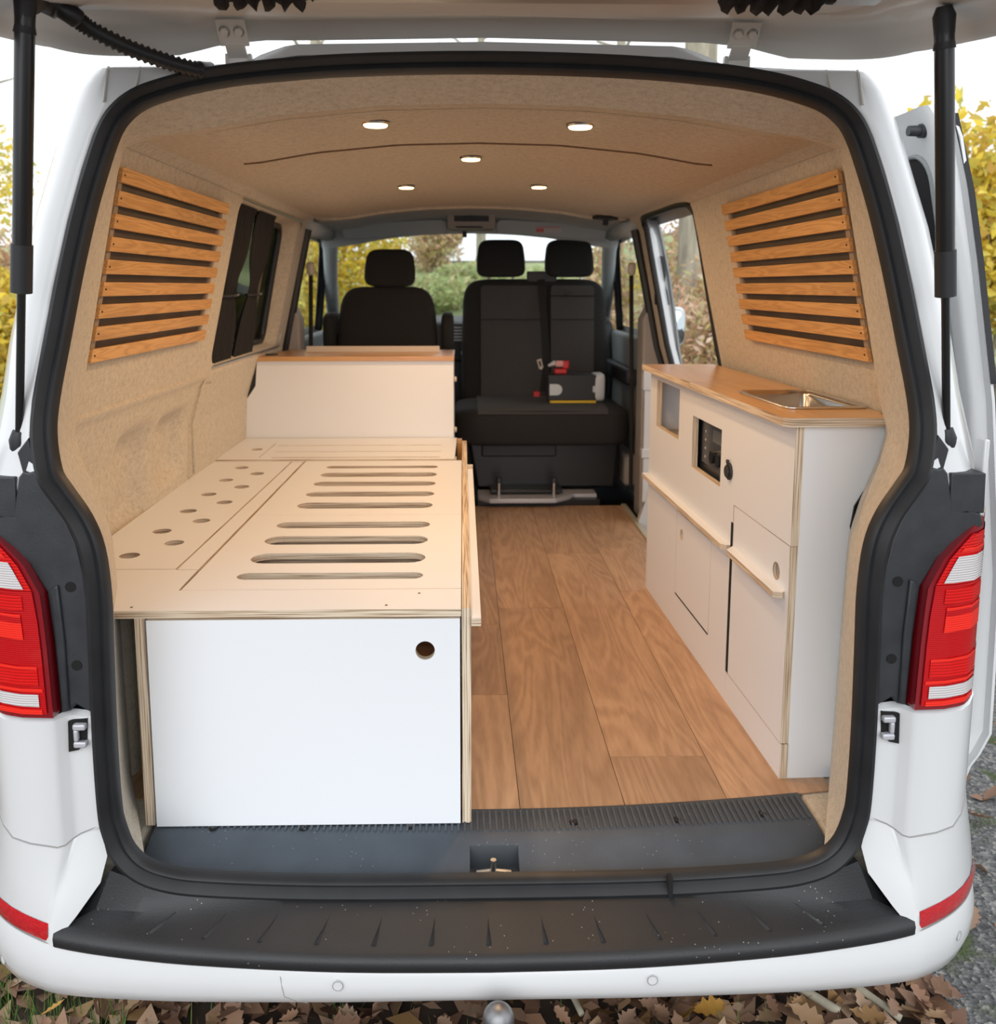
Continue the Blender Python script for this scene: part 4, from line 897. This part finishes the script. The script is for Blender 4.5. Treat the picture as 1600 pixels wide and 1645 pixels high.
for (cx, cy) in ((-0.675, 0.168), (-0.19, 0.17), (-0.13, 0.235)):
    MB().disc((cx, cy, ZT), 0.0028, 'z', -0.001, 0.0006, 8).build('screw', M['black_metal'], bed)

# ============================================================ FRONT CABINET behind the bed
fc = thing('cabinet', 'cream white cabinet with oak top standing behind the driver seat', 'cabinet', (-0.5, 2.2, 0.0))
MB().prism([(-0.949, 0.02), (-0.079, 0.02), (-0.079, 0.756), (-0.857, 0.756), (-0.866, 0.658), (-0.906, 0.598), (-0.938, 0.533), (-0.947, 0.44)], [], 2.020, 2.036, 'y', 0, 1).build('front_panel', [WL, M['ply_y']], fc)
MB().box(-0.095, -0.079, 2.036, 2.36, 0.02, 0.756, mis=[0, 0, 1, 1, 1, 1]).build('side_panel', [WL, M['ply_x']], fc)
MB().prism([(-0.862, 2.010), (-0.076, 2.010), (-0.076, 2.38), (-0.80, 2.38)], [], 0.7565, 0.775, 'z', 0, 0).build('oak_top', M['oak_x'], fc, bevel=0.001)
MB().disc((-0.815, 2.10, 0.775), 0.025, 'z', 0, 0.004, 20).build('grommet', M['plastic_soft'], fc)
MB().box(-0.70, -0.140, 2.24, 2.256, 0.775, 0.800).build('back_upstand', M['cream'], fc, bevel=0.001)
for kz in (0.68, 0.475): MB().disc((-0.079, 2.05, kz), 0.011, 'x', 0, 0.012, 14).build('hinge_pin', M['cream'], fc, bevel=0.003)
MB().prism([(-0.951, 0.44), (-0.942, 0.533), (-0.910, 0.600), (-0.870, 0.660), (-0.861, 0.700), (-0.880, 0.700), (-0.93, 0.60), (-0.965, 0.50)], [], 2.03, 2.06, 'y', 0, 0).build('edge_gasket', M['plastic_soft'], fc)

# ============================================================ KITCHEN UNIT (local frame: x into the wall, y forward)
TH = math.atan2(0.036, 1.21)
KO = (0.636, 0.297, 0.0)
kit = thing('kitchen_unit', 'tall white plywood kitchen cabinet with open niches and ledges along the right side', 'kitchen cabinet', (0, 0, 0))
def rect(a, b_, c_, d_): return [(a, c_), (b_, c_), (b_, d_), (a, d_)]
T_ = 0.017
# upper front panel with two open niches (profile in y,z) and the notch for the rear drawer front
up = [(0.0, 0.516), (0.349, 0.516), (0.349, 0.407), (1.208, 0.407), (1.208, 0.767), (0.0, 0.767)]
MB().prism(up, [rect(0.852, 1.122, 0.590, 0.744), rect(0.457, 0.712, 0.536, 0.685)], 0.0, T_, 'x', 0, 1).build('upper_front_panel', [WL, M['ply_x']], kit)
low = [(0.358, 0.0), (1.208, 0.0), (1.208, 0.405), (0.358, 0.405)]
MB().prism(low, [rect(0.508, 0.842, 0.114, 0.376)], 0.0, T_, 'x', 0, 1).build('lower_front_panel', [WL, M['ply_x']], kit)
MB().box(0.0, T_, 0.0, 0.3575, 0.0, 0.078, mis=[0, 0, 1, 1, 1, 1]).build('plinth', [WL, M['ply_x']], kit)
MB().prism(rect(0.510, 0.840, 0.116, 0.374), [circ(0.787, 0.312, 0.0165, 20)], 0.0, T_, 'x', 0, 1).build('hatch_door', [WL, M['ply_x']], kit, label='small hatch with round finger hole')
rd = MB().prism(rect(0.002, 0.344, 0.080, 0.5145), [circ(0.068, 0.441, 0.0195, 24)], 0.0, T_, 'x', 0, 1).build('drawer_front', [WL, M['ply_x']], kit, label='tall drawer front with finger hole and ledge')
MB().prism([(-0.024, 0.318), (0.0, 0.345), (0.0, 0.022), (-0.006, 0.014), (-0.024, 0.022)], [], 0.398, 0.412, 'z', 0, 1).build('ledge', [WL, M['ply_z']], rd)
MB().prism([(-0.022, 1.215), (0.0, 1.215), (0.0, 0.360), (-0.010, 0.360), (-0.022, 0.375)], [], 0.396, 0.410, 'z', 0, 1).build('ledge', [WL, M['ply_z']], kit)
MB().box(-0.0015, 0.001, 0.3445, 0.3575, 0.082, 0.470).build('shadow_gap', M['void'], kit)
MB().box(-0.0008, 0.001, 0.512, 0.838, 0.1115, 0.1150).build('shadow_gap', M['void'], kit)
# end panel facing the rear, cut to the wall curve
ep = [(T_, 0.0), (0.135, 0.0), (0.135, 0.30), (0.132, 0.52), (0.124, 0.556), (0.130, 0.600), (0.146, 0.628), (0.164, 0.652), (0.178, 0.680), (0.185, 0.705), (0.188, 0.740), (0.188, 0.767), (T_, 0.767)]
MB().prism(ep, [], 0.002, 0.019, 'y', 0, 1).build('end_panel', [WL, M['ply_y']], kit)
MB().tube([(a+0.0015, 0.001, b_) for a, b_ in ep[4:12]], 0.0014, 6).build('edge_gasket', M['plastic_soft'], kit)
MB().box(T_, 0.22, 1.190, 1.207, 0.0, 0.767, mi=0).build('end_panel', [WL], kit)
# niche linings
MB().box(0.150, 0.156, 0.835, 1.19, 0.56, 0.765, mi=0).box(T_, 0.15, 0.835, 0.841, 0.56, 0.765, mi=0).box(T_, 0.15, 0.835, 1.19, 0.56, 0.566).build('niche_box', pm('grey_beige_board', (0.45, 0.39, 0.33), 0.6), kit)
for (hy, hz) in ((1.10, 0.70), (1.10, 0.665), (1.10, 0.735)):
    MB().disc((0.149, hy-0.02, hz), 0.012, 'x', -0.003, 0.003, 16).build('vent_hole', M['oak_x'], kit)
cp = MB().box(0.030, 0.038, 0.43, 0.80, 0.50, 0.72).build('control_panel', pm('panel_face', (0.035, 0.038, 0.044), 0.3), kit)
MB().prism(rect(0.50, 0.70, 0.555, 0.675), [rect(0.515, 0.615, 0.628, 0.662)], 0.025, 0.030, 'x', 0, 0).build('display_frame', pm('gloss_black', (0.055, 0.06, 0.068), 0.25), cp, bevel=0.001)
MB().disc((0.025, 0.575, 0.590), 0.017, 'x', -0.014, 0, 20).disc((0.025, 0.520, 0.590), 0.017, 'x', -0.014, 0, 20).build('knob', pm('knob_black', (0.012, 0.012, 0.014), 0.25), cp)
MB().box(0.0275, 0.0305, 0.515, 0.615, 0.628, 0.662).build('screen', pm('dull_screen', (0.16, 0.17, 0.18), 0.15), cp)
for k in range(4): MB().disc((0.025, 0.665, 0.575+k*0.024), 0.004, 'x', -0.0015, 0.001, 10).build('button', M['silver'], cp)
MB().box(T_, 0.05, 0.42, 0.43, 0.50, 0.72).box(T_, 0.05, 0.80, 0.81, 0.50, 0.72).box(T_, 0.05, 0.42, 0.81, 0.49, 0.50).build('panel_recess', M['plastic_soft'], kit)
skt = MB().disc((0, 0.385, 0.592), 0.0215, 'x', -0.006, 0.004, 24).build('power_socket', M['plastic_soft'], kit, bevel=0.002)
MB().disc((-0.006, 0.385, 0.592), 0.015, 'x', -0.005, 0.0, 20).box(-0.010, -0.004, 0.380, 0.390, 0.612, 0.622).build('socket_cap', M['plastic_soft'], skt, bevel=0.001)
MB().box(T_, 0.2, 0.36, 0.37, 0.02, 0.5).build('inner_divider', [WL], kit)

wt = thing('worktop', 'oak veneered plywood worktop with sink cut-out on the right kitchen unit', 'worktop', (0, 0, 0))
ZA, ZB = 0.769, 0.787
sinkhole = rrect(0.030, 0.196, 0.128, 0.402, 0.02)
MB().prism([(-0.030, 0.655), (-0.030, -0.004), (-0.018, -0.020), (0.190, -0.020), (0.190, 0.03), (0.205, 0.06), (0.215, 0.655)], [sinkhole], ZA, ZB, 'z', 0, 1).build('worktop_board', [M['oak_top'], M['ply_z']], wt)
MB().prism([(-0.031, 1.212), (-0.030, 0.6590), (0.215, 0.6590), (0.215, 1.212)], [], ZA, ZB, 'z', 0, 1).build('worktop_flap', [M['oak_top'], M['ply_z']], wt)

sk = thing('sink', 'shallow rectangular stainless steel sink set into the oak worktop', 'sink', (0, 0, 0))
o_ = rrect(0.022, 0.206, 0.110, 0.415, 0.022, 6); levels = [(0.0, ZB+0.0005), (0.0, ZB+0.003), (0.006, ZB+0.0045), (0.012, ZB+0.003), (0.017, ZB-0.004), (0.022, ZB-0.10), (0.045, ZB-0.118), (0.08, ZB-0.120)]
cx_, cy_ = 0.114, 0.2625
rows = []
for d, z in levels:
    rows.append([(cx_+(x-cx_)*(1-d/0.092), cy_+(y-cy_)*(1-d/0.1525), z) for x, y in o_])
mb = MB().grid(rows, cv=True); mb.add(rows[-1], [list(range(len(rows[-1])))])
mb.build('basin', M['steel'], sk, smooth=True)
MB().tube([(x, y, ZB+0.003) for x, y in o_], 0.0032, 8, closed=True).build('rim', M['chrome'], sk, smooth='all')
MB().disc((0.114, 0.262, ZB-0.1195), 0.022, 'z', 0, 0.002, 20).build('drain', M['chrome'], sk)
for r_ in (kit, wt, sk): r_.location = KO; r_.rotation_euler = (0, 0, TH)
sk.location = KO

# ============================================================ SEATS
def bolster(q, n):
    return q
ds = thing('driver_seat', 'black driver seat seen from behind with a single headrest', 'seat', (-0.40, 2.8, 0.0))
def taper(cx, z0, z1, k):
    def f(q, n):
        t_ = min(max((q[2]-z0)/(z1-z0), 0), 1); return (cx+(q[0]-cx)*(1-k*t_**2.5), q[1]+0.05*t_, q[2])
    return f
MB().rbox(-0.400, 2.74, 0.72, 0.49, 0.16, 0.66, e=0.33, n=16, fn=taper(-0.4, 0.4, 1.05, 0.10)).build('backrest', M['seat_cloth'], ds, smooth='all')
MB().rbox(-0.388, 2.76, 1.137, 0.245, 0.10, 0.18, e=0.42, n=14, fn=taper(-0.388, 1.05, 1.22, 0.12)).build('headrest', M['seat_cloth'], ds, smooth='all')
for k in (-0.45, -0.33): MB().tube([(k, 2.77, 1.0), (k, 2.77, 1.08)], 0.007, 8).build('headrest_post', M['chrome'], ds)
for k in (-0.675, -0.115): MB().rbox(k, 2.82, 0.83, 0.062, 0.30, 0.19, e=0.45, n=10).build('armrest', M['seat_cloth'], ds, smooth='all')
MB().rbox(-0.40, 2.98, 0.44, 0.50, 0.48, 0.16, e=0.4, n=10).build('seat_cushion', M['seat_cloth'], ds, smooth='all')
MB().box(-0.62, -0.18, 2.75, 3.2, -0.02, 0.37).build('seat_base', M['plastic_soft'], ds, bevel=0.02)

ps = thing('double_passenger_seat', 'dark grey two-seat bench turned to face the rear, with two headrests', 'seat', (0.34, 3.0, 0.0))
MB().rbox(0.342, 3.255, 0.74, 0.785, 0.17, 0.70, e=0.24, n=18, fn=taper(0.342, 0.4, 1.09, 0.04)).build('backrest', M['seat_cloth'], ps, smooth='all')
MB().prism(rrect(0.055, 0.400, 0.44, 1.055, 0.02), [], 3.155, 3.20, 'y', 0, 0, fn=lambda x, y, z: (x, y+0.05*max(0, (z-0.4)/0.65)**2.5, z)).build('centre_panel', M['seat_grey'], ps, bevel=0.012)
MB().prism(rrect(0.425, 0.655, 0.44, 1.055, 0.02), [], 3.155, 3.20, 'y', 0, 0, fn=lambda x, y, z: (x, y+0.05*max(0, (z-0.4)/0.65)**2.5, z)).build('fold_down_panel', M['seat_grey'], ps, bevel=0.012)
MB().box(0.42, 0.66, 3.190, 3.196, 0.998, 1.002).box(0.055, 0.40, 3.166, 3.172, 0.875, 0.878).box(0.425, 0.655, 3.166, 3.172, 0.875, 0.878).build('stitch_line', M['void'], ps)
MB().disc((0.52, 3.20, 1.018), 0.012, 'y', -0.012, 0, 12).build('pull_tab', M['plastic_soft'], ps)
for cx in (0.162, 0.526):
    hr = MB().rbox(cx, 3.24, 1.197, 0.262, 0.10, 0.20, e=0.38, n=14, fn=taper(cx, 1.1, 1.30, 0.13)).build('headrest', M['seat_cloth'], ps, smooth='all')
    for k in (-0.065, 0.065): MB().tube([(cx+k, 3.26, 1.04), (cx+k, 3.26, 1.12)], 0.007, 8).build('headrest_post', M['chrome'], hr)
cu = [(2.66, 0.30), (2.64, 0.36), (2.66, 0.42), (2.74, 0.452), (2.95, 0.462), (3.18, 0.46), (3.2, 0.30)]
MB().rbox(0.342, 2.93, 0.375, 0.86, 0.52, 0.19, e=0.28, n=16).build('seat_cushion', M['seat_cloth'], ps, smooth='all')
MB().grid([[(x, y, z) for x in (0.03, 0.2, 0.4, 0.655)] for y, z in ((2.669, 0.445), (2.70, 0.466), (2.78, 0.4735), (3.15, 0.474))]).build('cushion_inlay', M['seat_grey'], ps, smooth='all')
base = MB().prism([(0.02, 0.06), (0.72, 0.06), (0.74, 0.30), (-0.02, 0.30)], [], 2.80, 3.15, 'y', 0, 0).build('seat_box', pm('seat_box_black', (0.010, 0.010, 0.012), 0.35), ps, bevel=0.015)
MB().box(0.05, 0.42, 2.785, 2.802, 0.215, 0.285).build('hinge_plate', M['plastic_soft'], ps, bevel=0.01)
MB().box(0.09, 0.44, 2.68, 2.80, 0.058, 0.075).build('swivel_bracket', M['black_metal'], ps, bevel=0.003)
MB().prism([(0.03, 2.80), (0.03, 2.66), (0.085, 2.60), (0.40, 2.60), (0.47, 2.66), (0.50, 2.70), (0.61, 2.70), (0.61, 2.80)], [], 0.028, 0.048, 'z', 0, 0).build('swivel_plate', M['silver'], ps, bevel=0.004)
MB().box(0.03, 0.62, 2.67, 3.1, -0.002, 0.028).build('swivel_base', M['black_metal'], ps)
for bx in (0.130, 0.395):
    bo = MB().tube([(bx, 2.655, 0.050), (bx, 2.655, 0.115)], 0.008, 12).build('clamp_bolt', M['chrome'], ps, smooth=True)
    MB().tube([(bx, 2.655, 0.115), (bx, 2.655, 0.140)], [0.018, 0.014], 12).build('bolt_handle', M['plastic_soft'], bo, smooth=True)
# belt down the middle of the bench
bl = thing('seat_belt', 'black shoulder belt with metal buckle tongue hanging down the double seat', 'seat belt', (0.40, 3.15, 0.5))
MB().grid([[(0.375+dx, y, z), (0.415+dx, y-0.004, z)] for y, z, dx in ((3.245, 1.10, -0.02), (3.205, 1.06, -0.02), (3.17, 0.95, -0.015), (3.145, 0.80, -0.005), (3.135, 0.70, 0.0), (3.13, 0.64, 0.005), (3.13, 0.50, -0.01))]).build('webbing', M['seat_cloth'], bl, smooth='all')
MB().prism([(0.345, 0.668), (0.368, 0.676), (0.380, 0.632), (0.372, 0.618), (0.358, 0.622)], [[(0.354, 0.660), (0.364, 0.664), (0.372, 0.636), (0.362, 0.634)]], 3.10, 3.106, 'y', 0, 0).build('buckle_tongue', M['cream'], bl)
MB().box(0.33, 0.365, 3.11, 3.14, 0.47, 0.50).build('buckle', M['red'], bl, bevel=0.004)
MB().box(0.30, 0.46, 3.23, 3.26, 1.07, 1.13).build('belt_guide', M['plastic_soft'], bl, bevel=0.008)
# water box on the bench
wb = thing('portable_box', 'black portable box with white end and rounded white patch standing on the double seat', 'box', (0.52, 2.95, 0.475))
MB().box(0.383, 0.625, 2.865, 3.00, 0.484, 0.612).build('body', M['plastic_soft'], wb, bevel=0.006)
MB().rbox(0.640, 2.932, 0.548, 0.060, 0.14, 0.140, e=0.35, n=10).build('end_cap', M['white_pl'], wb, smooth='all')
MB().prism([(0.390, 0.512)]+[(0.425+0.028*math.cos(a), 0.540+0.028*math.sin(a)) for a in np.linspace(-pi/2, pi/2, 10)]+[(0.390, 0.568)], [], 2.860, 2.866, 'y', 0, 0).build('white_patch', M['white_pl'], wb)
MB().prism(rrect(0.606, 0.618, 0.526, 0.558, 0.005), [], 2.860, 2.866, 'y', 0, 0).build('grip_slot', M['white_pl'], wb)
MB().box(0.392, 0.622, 2.85, 2.865, 0.474, 0.486).build('yellow_tray', M['yellow'], wb, bevel=0.002)
sp = thing('spray_trigger', 'red and white tap nozzle standing on the black portable box', 'nozzle', (0.45, 2.95, 0.612))
MB().box(0.420, 0.482, 2.92, 2.96, 0.6125, 0.638).box(0.462, 0.494, 2.925, 2.955, 0.638, 0.678).build('handle', M['red'], sp, bevel=0.006)
MB().box(0.425, 0.466, 2.925, 2.955, 0.648, 0.678).build('nozzle_body', pm('pink_plastic', (0.75, 0.35, 0.33), 0.4), sp, bevel=0.006)
MB().tube([(0.425, 2.94, 0.668), (0.39, 2.94, 0.652)], [0.014, 0.006], 12).build('spout', M['white_pl'], sp, smooth=True)

# ============================================================ GROUND AND SURROUNDINGS
rows = []
def gz(x, y):
    z = GZ
    if y > 9: z += 2.3*min(1.0, (y-9)/12)**1.2
    if x > 2.6: z += 0.55*min(1.5, (x-2.6)/2.0)*min(1, max(0, (y-2.0)/2.0))
    if x < -3.5: z += 0.25*min(1.5, (-x-3.5)/2.0)
    return z-0.004
gx = list(np.linspace(-14, -3, 12))+list(np.linspace(-2.5, 2.5, 11))+list(np.linspace(3, 14, 16)); gy = list(np.linspace(-14, 8, 23))+list(np.linspace(9, 30, 22))
ground = MB().grid([[(x, y, gz(x, y)) for x in gx] for y in gy], 0).build('ground', M['soil'], None, smooth='all', kind='structure')
edge = [(1.02+0.05*math.sin(y*7)+0.03*math.sin(y*17+1), y) for y in np.linspace(-6, 5.5, 90)]
MB().prism(edge+[(2.9, 5.5), (2.9, -6)], [], GZ-0.01, GZ+0.012, 'z', 0, 0).build('road', M['asphalt'], None, kind='structure')
MB().grid([[(x, y, gz(x, y)+0.02) for x in np.linspace(-12, 12, 25)] for y in np.linspace(7.5, 29, 24)]).build('meadow', M['meadow'], None, smooth='all', kind='structure')
# fallen oak leaves
def leafmesh(i):
    r_ = random.Random(100+i); L = 0.5; n = 9; left = []; right = []
    for k in range(n+1):
        t_ = k/n; w_ = 0.30*math.sin(pi*min(1, t_*1.02)**0.8)*(1.0 if k % 2 else 0.55)+0.01
        left.append((-w_*(0.9+0.2*r_.random()), t_-0.5)); right.append((w_*(0.9+0.2*r_.random()), t_-0.5))
    vs = []; cu = r_.uniform(0.3, 1.1); tw = r_.uniform(-0.5, 0.5)
    def Z(x, y): return cu*(x*x)*1.2+0.35*cu*y*y+tw*x*y
    for (a, b_), (c_, d_) in zip(left, right): vs += [(a, b_, Z(a, b_)), (0, b_, Z(0, b_)-0.03), (c_, d_, Z(c_, d_))]
    fs = []
    for k in range(n): fs += [[3*k, 3*k+1, 3*k+4, 3*k+3], [3*k+1, 3*k+2, 3*k+5, 3*k+4]]
    vs += [(0.015, -0.75, 0.05), (-0.015, -0.75, 0.05)]; fs.append([1, len(vs)-2, len(vs)-1])
    me = bpy.data.meshes.new('leaf'); me.from_pydata(vs, [], fs); me.materials.append(M['leaf_brown'] if i < 7 else M['leaf_yellow_dry'])
    me.polygons.foreach_set('use_smooth', [True]*len(me.polygons)); return me
LM = [leafmesh(i) for i in range(9)]
ginv = Matrix.Translation(ground.location).inverted()
for i in range(300):
    if i < 215: x = random.uniform(-1.15, 1.06); y = 0.26+0.75*random.random()**1.3
    elif i < 255: x = random.uniform(0.75, 1.15); y = random.uniform(0.25, 0.9)
    else: x = random.uniform(1.1, 2.1); y = random.uniform(0.2, 2.6)
    o = bpy.data.objects.new('leaf', random.choice(LM[:7]) if random.random() < 0.93 else LM[random.choice((7, 8))])
    s_ = random.uniform(0.045, 0.09); zz_ = GZ+(0.030 if x < 1.05 else 0.022)+random.random()*0.022
    o.location = (x, y, zz_); o.rotation_euler = (random.uniform(-0.5, 0.5), random.uniform(-0.5, 0.5), random.uniform(0, 6.28)); o.scale = (s_, s_, s_)
    COL.objects.link(o); o.parent = ground; o.matrix_parent_inverse = ginv
def scatter(n, fn, size, name, mat, parent=None, kind=None, flat=False, label=None, cat=None, elong=1.0):
    """many small folded leaves as one mesh, from numpy"""
    if name == 'foliage': n = int(n*2.1); size *= 0.62
    P = np.array([fn() for _ in range(n)]); s_ = size*(0.6+0.8*rng.random(n))
    a = rng.normal(size=(n, 3)); 
    if flat: a = a*0.35+np.array((0, 0, 1.0))
    a /= np.linalg.norm(a, axis=1)[:, None]; b_ = rng.normal(size=(n, 3)); b_ -= a*(a*b_).sum(1)[:, None]; b_ /= np.linalg.norm(b_, axis=1)[:, None]; c_ = np.cross(a, b_)
    q = [P-b_*s_[:, None]*elong, P-c_*s_[:, None]*0.5+a*s_[:, None]*0.15, P+b_*s_[:, None]*elong, P+c_*s_[:, None]*0.5+a*s_[:, None]*0.15]
    V = np.stack(q, 1).reshape(-1, 3); o0 = V.mean(0)
    me = bpy.data.meshes.new(name); me.vertices.add(4*n); me.vertices.foreach_set('co', (V-o0).ravel()); me.loops.add(4*n); me.loops.foreach_set('vertex_index', np.arange(4*n, dtype=np.int32))
    me.polygons.add(n); me.polygons.foreach_set('loop_start', np.arange(0, 4*n, 4, dtype=np.int32)); me.update(); me.validate(); me.materials.append(mat)
    o = bpy.data.objects.new(name, me); COL.objects.link(o); o.location = o0
    if parent is not None: o.parent = parent; o.matrix_parent_inverse = Matrix.Translation(Vector(parent.location)).inverted()
    tag(o, label, cat, None, kind); return o
U = rng.uniform
scatter(2600, lambda: (U(-1.3, 1.08), U(0.15, 1.5), GZ+U(0.0, 0.03)), 0.035, 'leaf_litter', M['leaf_brown'], ground, 'stuff', flat=True)
scatter(9000, lambda: (U(-5, 1.05), U(-2.5, 6), GZ+U(0.0, 0.02)), 0.045, 'leaf_litter', M['leaf_brown'], ground, 'stuff', flat=True)
scatter(240, lambda: (U(1.05, 2.6), U(-0.2, 3.5), GZ+0.015+U(0, 0.01)), 0.022, 'leaf_litter', M['leaf_brown'], ground, 'stuff', flat=True)
# grass tufts at the left
V_, F_ = [], []
for i in range(900):
    cx = U(-1.15, -0.80) if i < 700 else U(-0.7, 0.9); cy = U(0.25, 0.75); h = U(0.03, 0.09); a = U(0, 6.28); lx, ly = math.cos(a), math.sin(a); ln = U(0.0, 0.05)
    k = len(V_); V_ += [(cx-ly*0.0015, cy+lx*0.0015, GZ), (cx+ly*0.0015, cy-lx*0.0015, GZ), (cx+lx*ln, cy+ly*ln, GZ+h)]; F_.append([k, k+1, k+2])
MB().add(V_, F_).build('grass', M['grass'], None, weld=False, kind='stuff', label='short green grass among the fallen leaves at the left', cat='grass', nonorm=True)
for (a, b_, r_, lb) in (((0.62, 0.42, GZ+0.05), (0.80, 0.30, GZ+0.035), 0.010, 'thick broken twig on the leaves near the road edge'), ((0.74, 0.47, GZ+0.05), (0.93, 0.28, GZ+0.035), 0.008, 'longer broken twig lying nearest the road edge'), ((0.14, 0.46, GZ+0.045), (0.22, 0.30, GZ+0.04), 0.007, 'short twig on the leaves right of the tow ball')):
    MB().tube(smoothpath([a, tuple((np.array(a)+np.array(b_))/2+np.array((0.01, 0.0, 0.008))), b_], 4), r_, 8).build('twig', M['bark'], None, smooth='all', label=lb, cat='twig', group='twigs on the leaf litter')

def tree(x, y, h, r, label, crown=None, mat=None, n=2500, lean=0.0, cname='tree', size=0.06):
    z0 = gz(x, y); T = thing('tree', label, 'tree', (x, y, z0), None)
    pts = smoothpath([(x, y, z0-0.1), (x+lean*0.3, y, z0+h*0.3), (x+lean*0.7, y+0.05, z0+h*0.65), (x+lean, y, z0+h)], 5)
    MB().tube(pts, [r*(1.25 if i == 0 else 1-0.45*i/len(pts)) for i in range(len(pts))], 14).build('trunk', M['bark'], T, smooth='all')
    mb = MB()
    for k in range(7):
        t_ = 0.35+0.6*k/7; b0 = np.array((x+lean*t_, y, z0+h*t_)); a = U(0, 6.28); L = U(0.6, 1.3)*(h/4); b1 = b0+np.array((math.cos(a)*L, math.sin(a)*L, L*0.6)); mb.tube([b0, (b0+b1)/2+np.array((0, 0, 0.08)), b1], [r*0.28, r*0.2, r*0.06], 7)
    mb.build('branches', M['bark'], T, smooth='all')
    if crown:
        cx, cy, cz, rx, ry, rz_ = crown
        def fn():
            v = rng.normal(size=3); v /= np.linalg.norm(v); q = v*(rng.random()**0.45); return (cx+q[0]*rx, cy+q[1]*ry, cz+q[2]*rz_)
        scatter(n, fn, size, 'foliage', mat, T, 'stuff')
def shrub(x, y, rx, ry, h, label, mat, n=2600, size=0.05, z0=None, elong=1.0):
    z0 = gz(x, y) if z0 is None else z0; S = thing('shrub', label, 'shrub', (x, y, z0))
    blobs = [(x+U(-0.5, 0.5)*rx, y+U(-0.5, 0.5)*ry, z0+U(0.2, 0.75)*h, U(0.3, 0.6)) for _ in range(9)]
    def fn():
        b_ = blobs[int(U(0, 9))]; v = rng.normal(size=3); v /= np.linalg.norm(v); q = v*rng.random()**0.4*b_[3]
        return (b_[0]+q[0]*rx, b_[1]+q[1]*ry, max(z0+0.02, b_[2]+q[2]*h*0.6))
    scatter(n, fn, size, 'foliage', mat, S, 'stuff', elong=elong)
    mb = MB()
    for b_ in blobs: mb.tube([(x, y, z0-0.05), ((x+b_[0])/2, (y+b_[1])/2, (z0+b_[2])/2+0.1), b_[:3]], [0.022, 0.015, 0.006], 6)
    mb.build('stems', M['bark'], S, smooth='all')
# seen through the side door opening
tree(2.17, 6.9, 6.5, 0.20, 'thick grey green trunk standing close beyond the open side door', crown=(2.4, 7.0, 6.0, 1.6, 1.4, 1.2), mat=M['fol_yellow'])
shrub(1.95, 5.6, 0.8, 0.6, 1.75, 'brown bracken low in the side door opening', M['fol_brown'], 5200, 0.045, elong=1.6)
shrub(2.42, 6.1, 0.7, 0.6, 2.05, 'brown and yellow undergrowth right of the trunk in the side door', M['fol_brown'], 5200, 0.04, elong=1.6)
shrub(1.75, 7.6, 0.7, 0.7, 2.5, 'reddish brown bush left of the trunk in the side door', M['fol_brown'], 3200, 0.05)
shrub(1.98, 4.6, 0.30, 0.3, 1.55, 'bright yellow leafed sapling at the lower right of the side door', M['fol_yellow'], 130, 0.06)
shrub(3.3, 8.5, 1.4, 0.9, 2.3, 'tall brown thicket behind the trunk in the side door', M['fol_brown'], 4200, 0.07, elong=1.5)
# far beyond the windscreen
tree(-2.6, 14.5, 5.5, 0.14, 'yellow leafed tree beyond the windscreen above the driver seat', crown=(-2.5, 14.5, 2.0, 1.5, 1.2, 1.8), mat=M['fol_yellow'], n=5200, size=0.10)
shrub(-3.0, 12.5, 1.2, 0.9, 2.2, 'dense yellow bush left of the driver headrest', M['fol_yellow'], 4200, 0.08)
shrub(-0.6, 19.5, 0.9, 0.9, 1.7, 'reddish brown bush in the middle of the windscreen', M['fol_brown'], 2200, 0.08)
tree(0.45, 22.0, 6.5, 0.14, 'bare pale tree in the middle of the windscreen', crown=(0.5, 22, 5.2, 1.2, 1.0, 1.2), mat=M['fol_brown'], n=260, size=0.08)
tree(3.9, 21.0, 6.5, 0.16, 'bare brownish tree between the passenger headrests', crown=(3.9, 21, 4.3, 1.6, 1.0, 1.2), mat=M['fol_brown'], n=900, size=0.09)
for i, (sx_, sy_, lb) in enumerate(((-0.9, 15.5, 'green undergrowth right of the driver headrest'), (0.3, 16.5, 'green undergrowth beyond the gap between the seats'), (1.7, 15.5, 'green undergrowth behind the passenger headrests'), (3.2, 14.0, 'green and yellow bush at the right end of the windscreen'))):
    shrub(sx_, sy_, 1.2, 0.8, 0.9, lb, M['fol_green'], 3200, 0.06, elong=2.0)
shrub(2.6, 10.5, 1.0, 0.8, 2.0, 'yellow green bush seen through the passenger door window', M['fol_yellow'], 2800, 0.07)
shrub(-2.6, 8.2, 0.9, 0.8, 2.1, 'yellow bush seen through the driver door window', M['fol_yellow'], 2800, 0.07)
# either side of the van
shrub(-4.3, 6.0, 1.3, 1.0, 2.1, 'yellow and orange bush left of the van beside the gas stay', M['fol_yellow'], 5200, 0.07)
shrub(-4.7, 7.4, 1.5, 1.0, 2.2, 'brown bush behind the yellow one, left of the van', M['fol_brown'], 4200, 0.07)
shrub(4.4, 5.9, 1.1, 1.0, 2.7, 'bright yellow bush right of the slid back door', M['fol_yellow'], 4600, 0.09)
tree(-7.2, 11.5, 4.0, 0.1, 'thin leafy tree far behind the bushes on the left', crown=(-7.2, 11.5, 2.6, 1.0, 1.0, 0.9), mat=M['fol_yellow'], n=700, size=0.09)
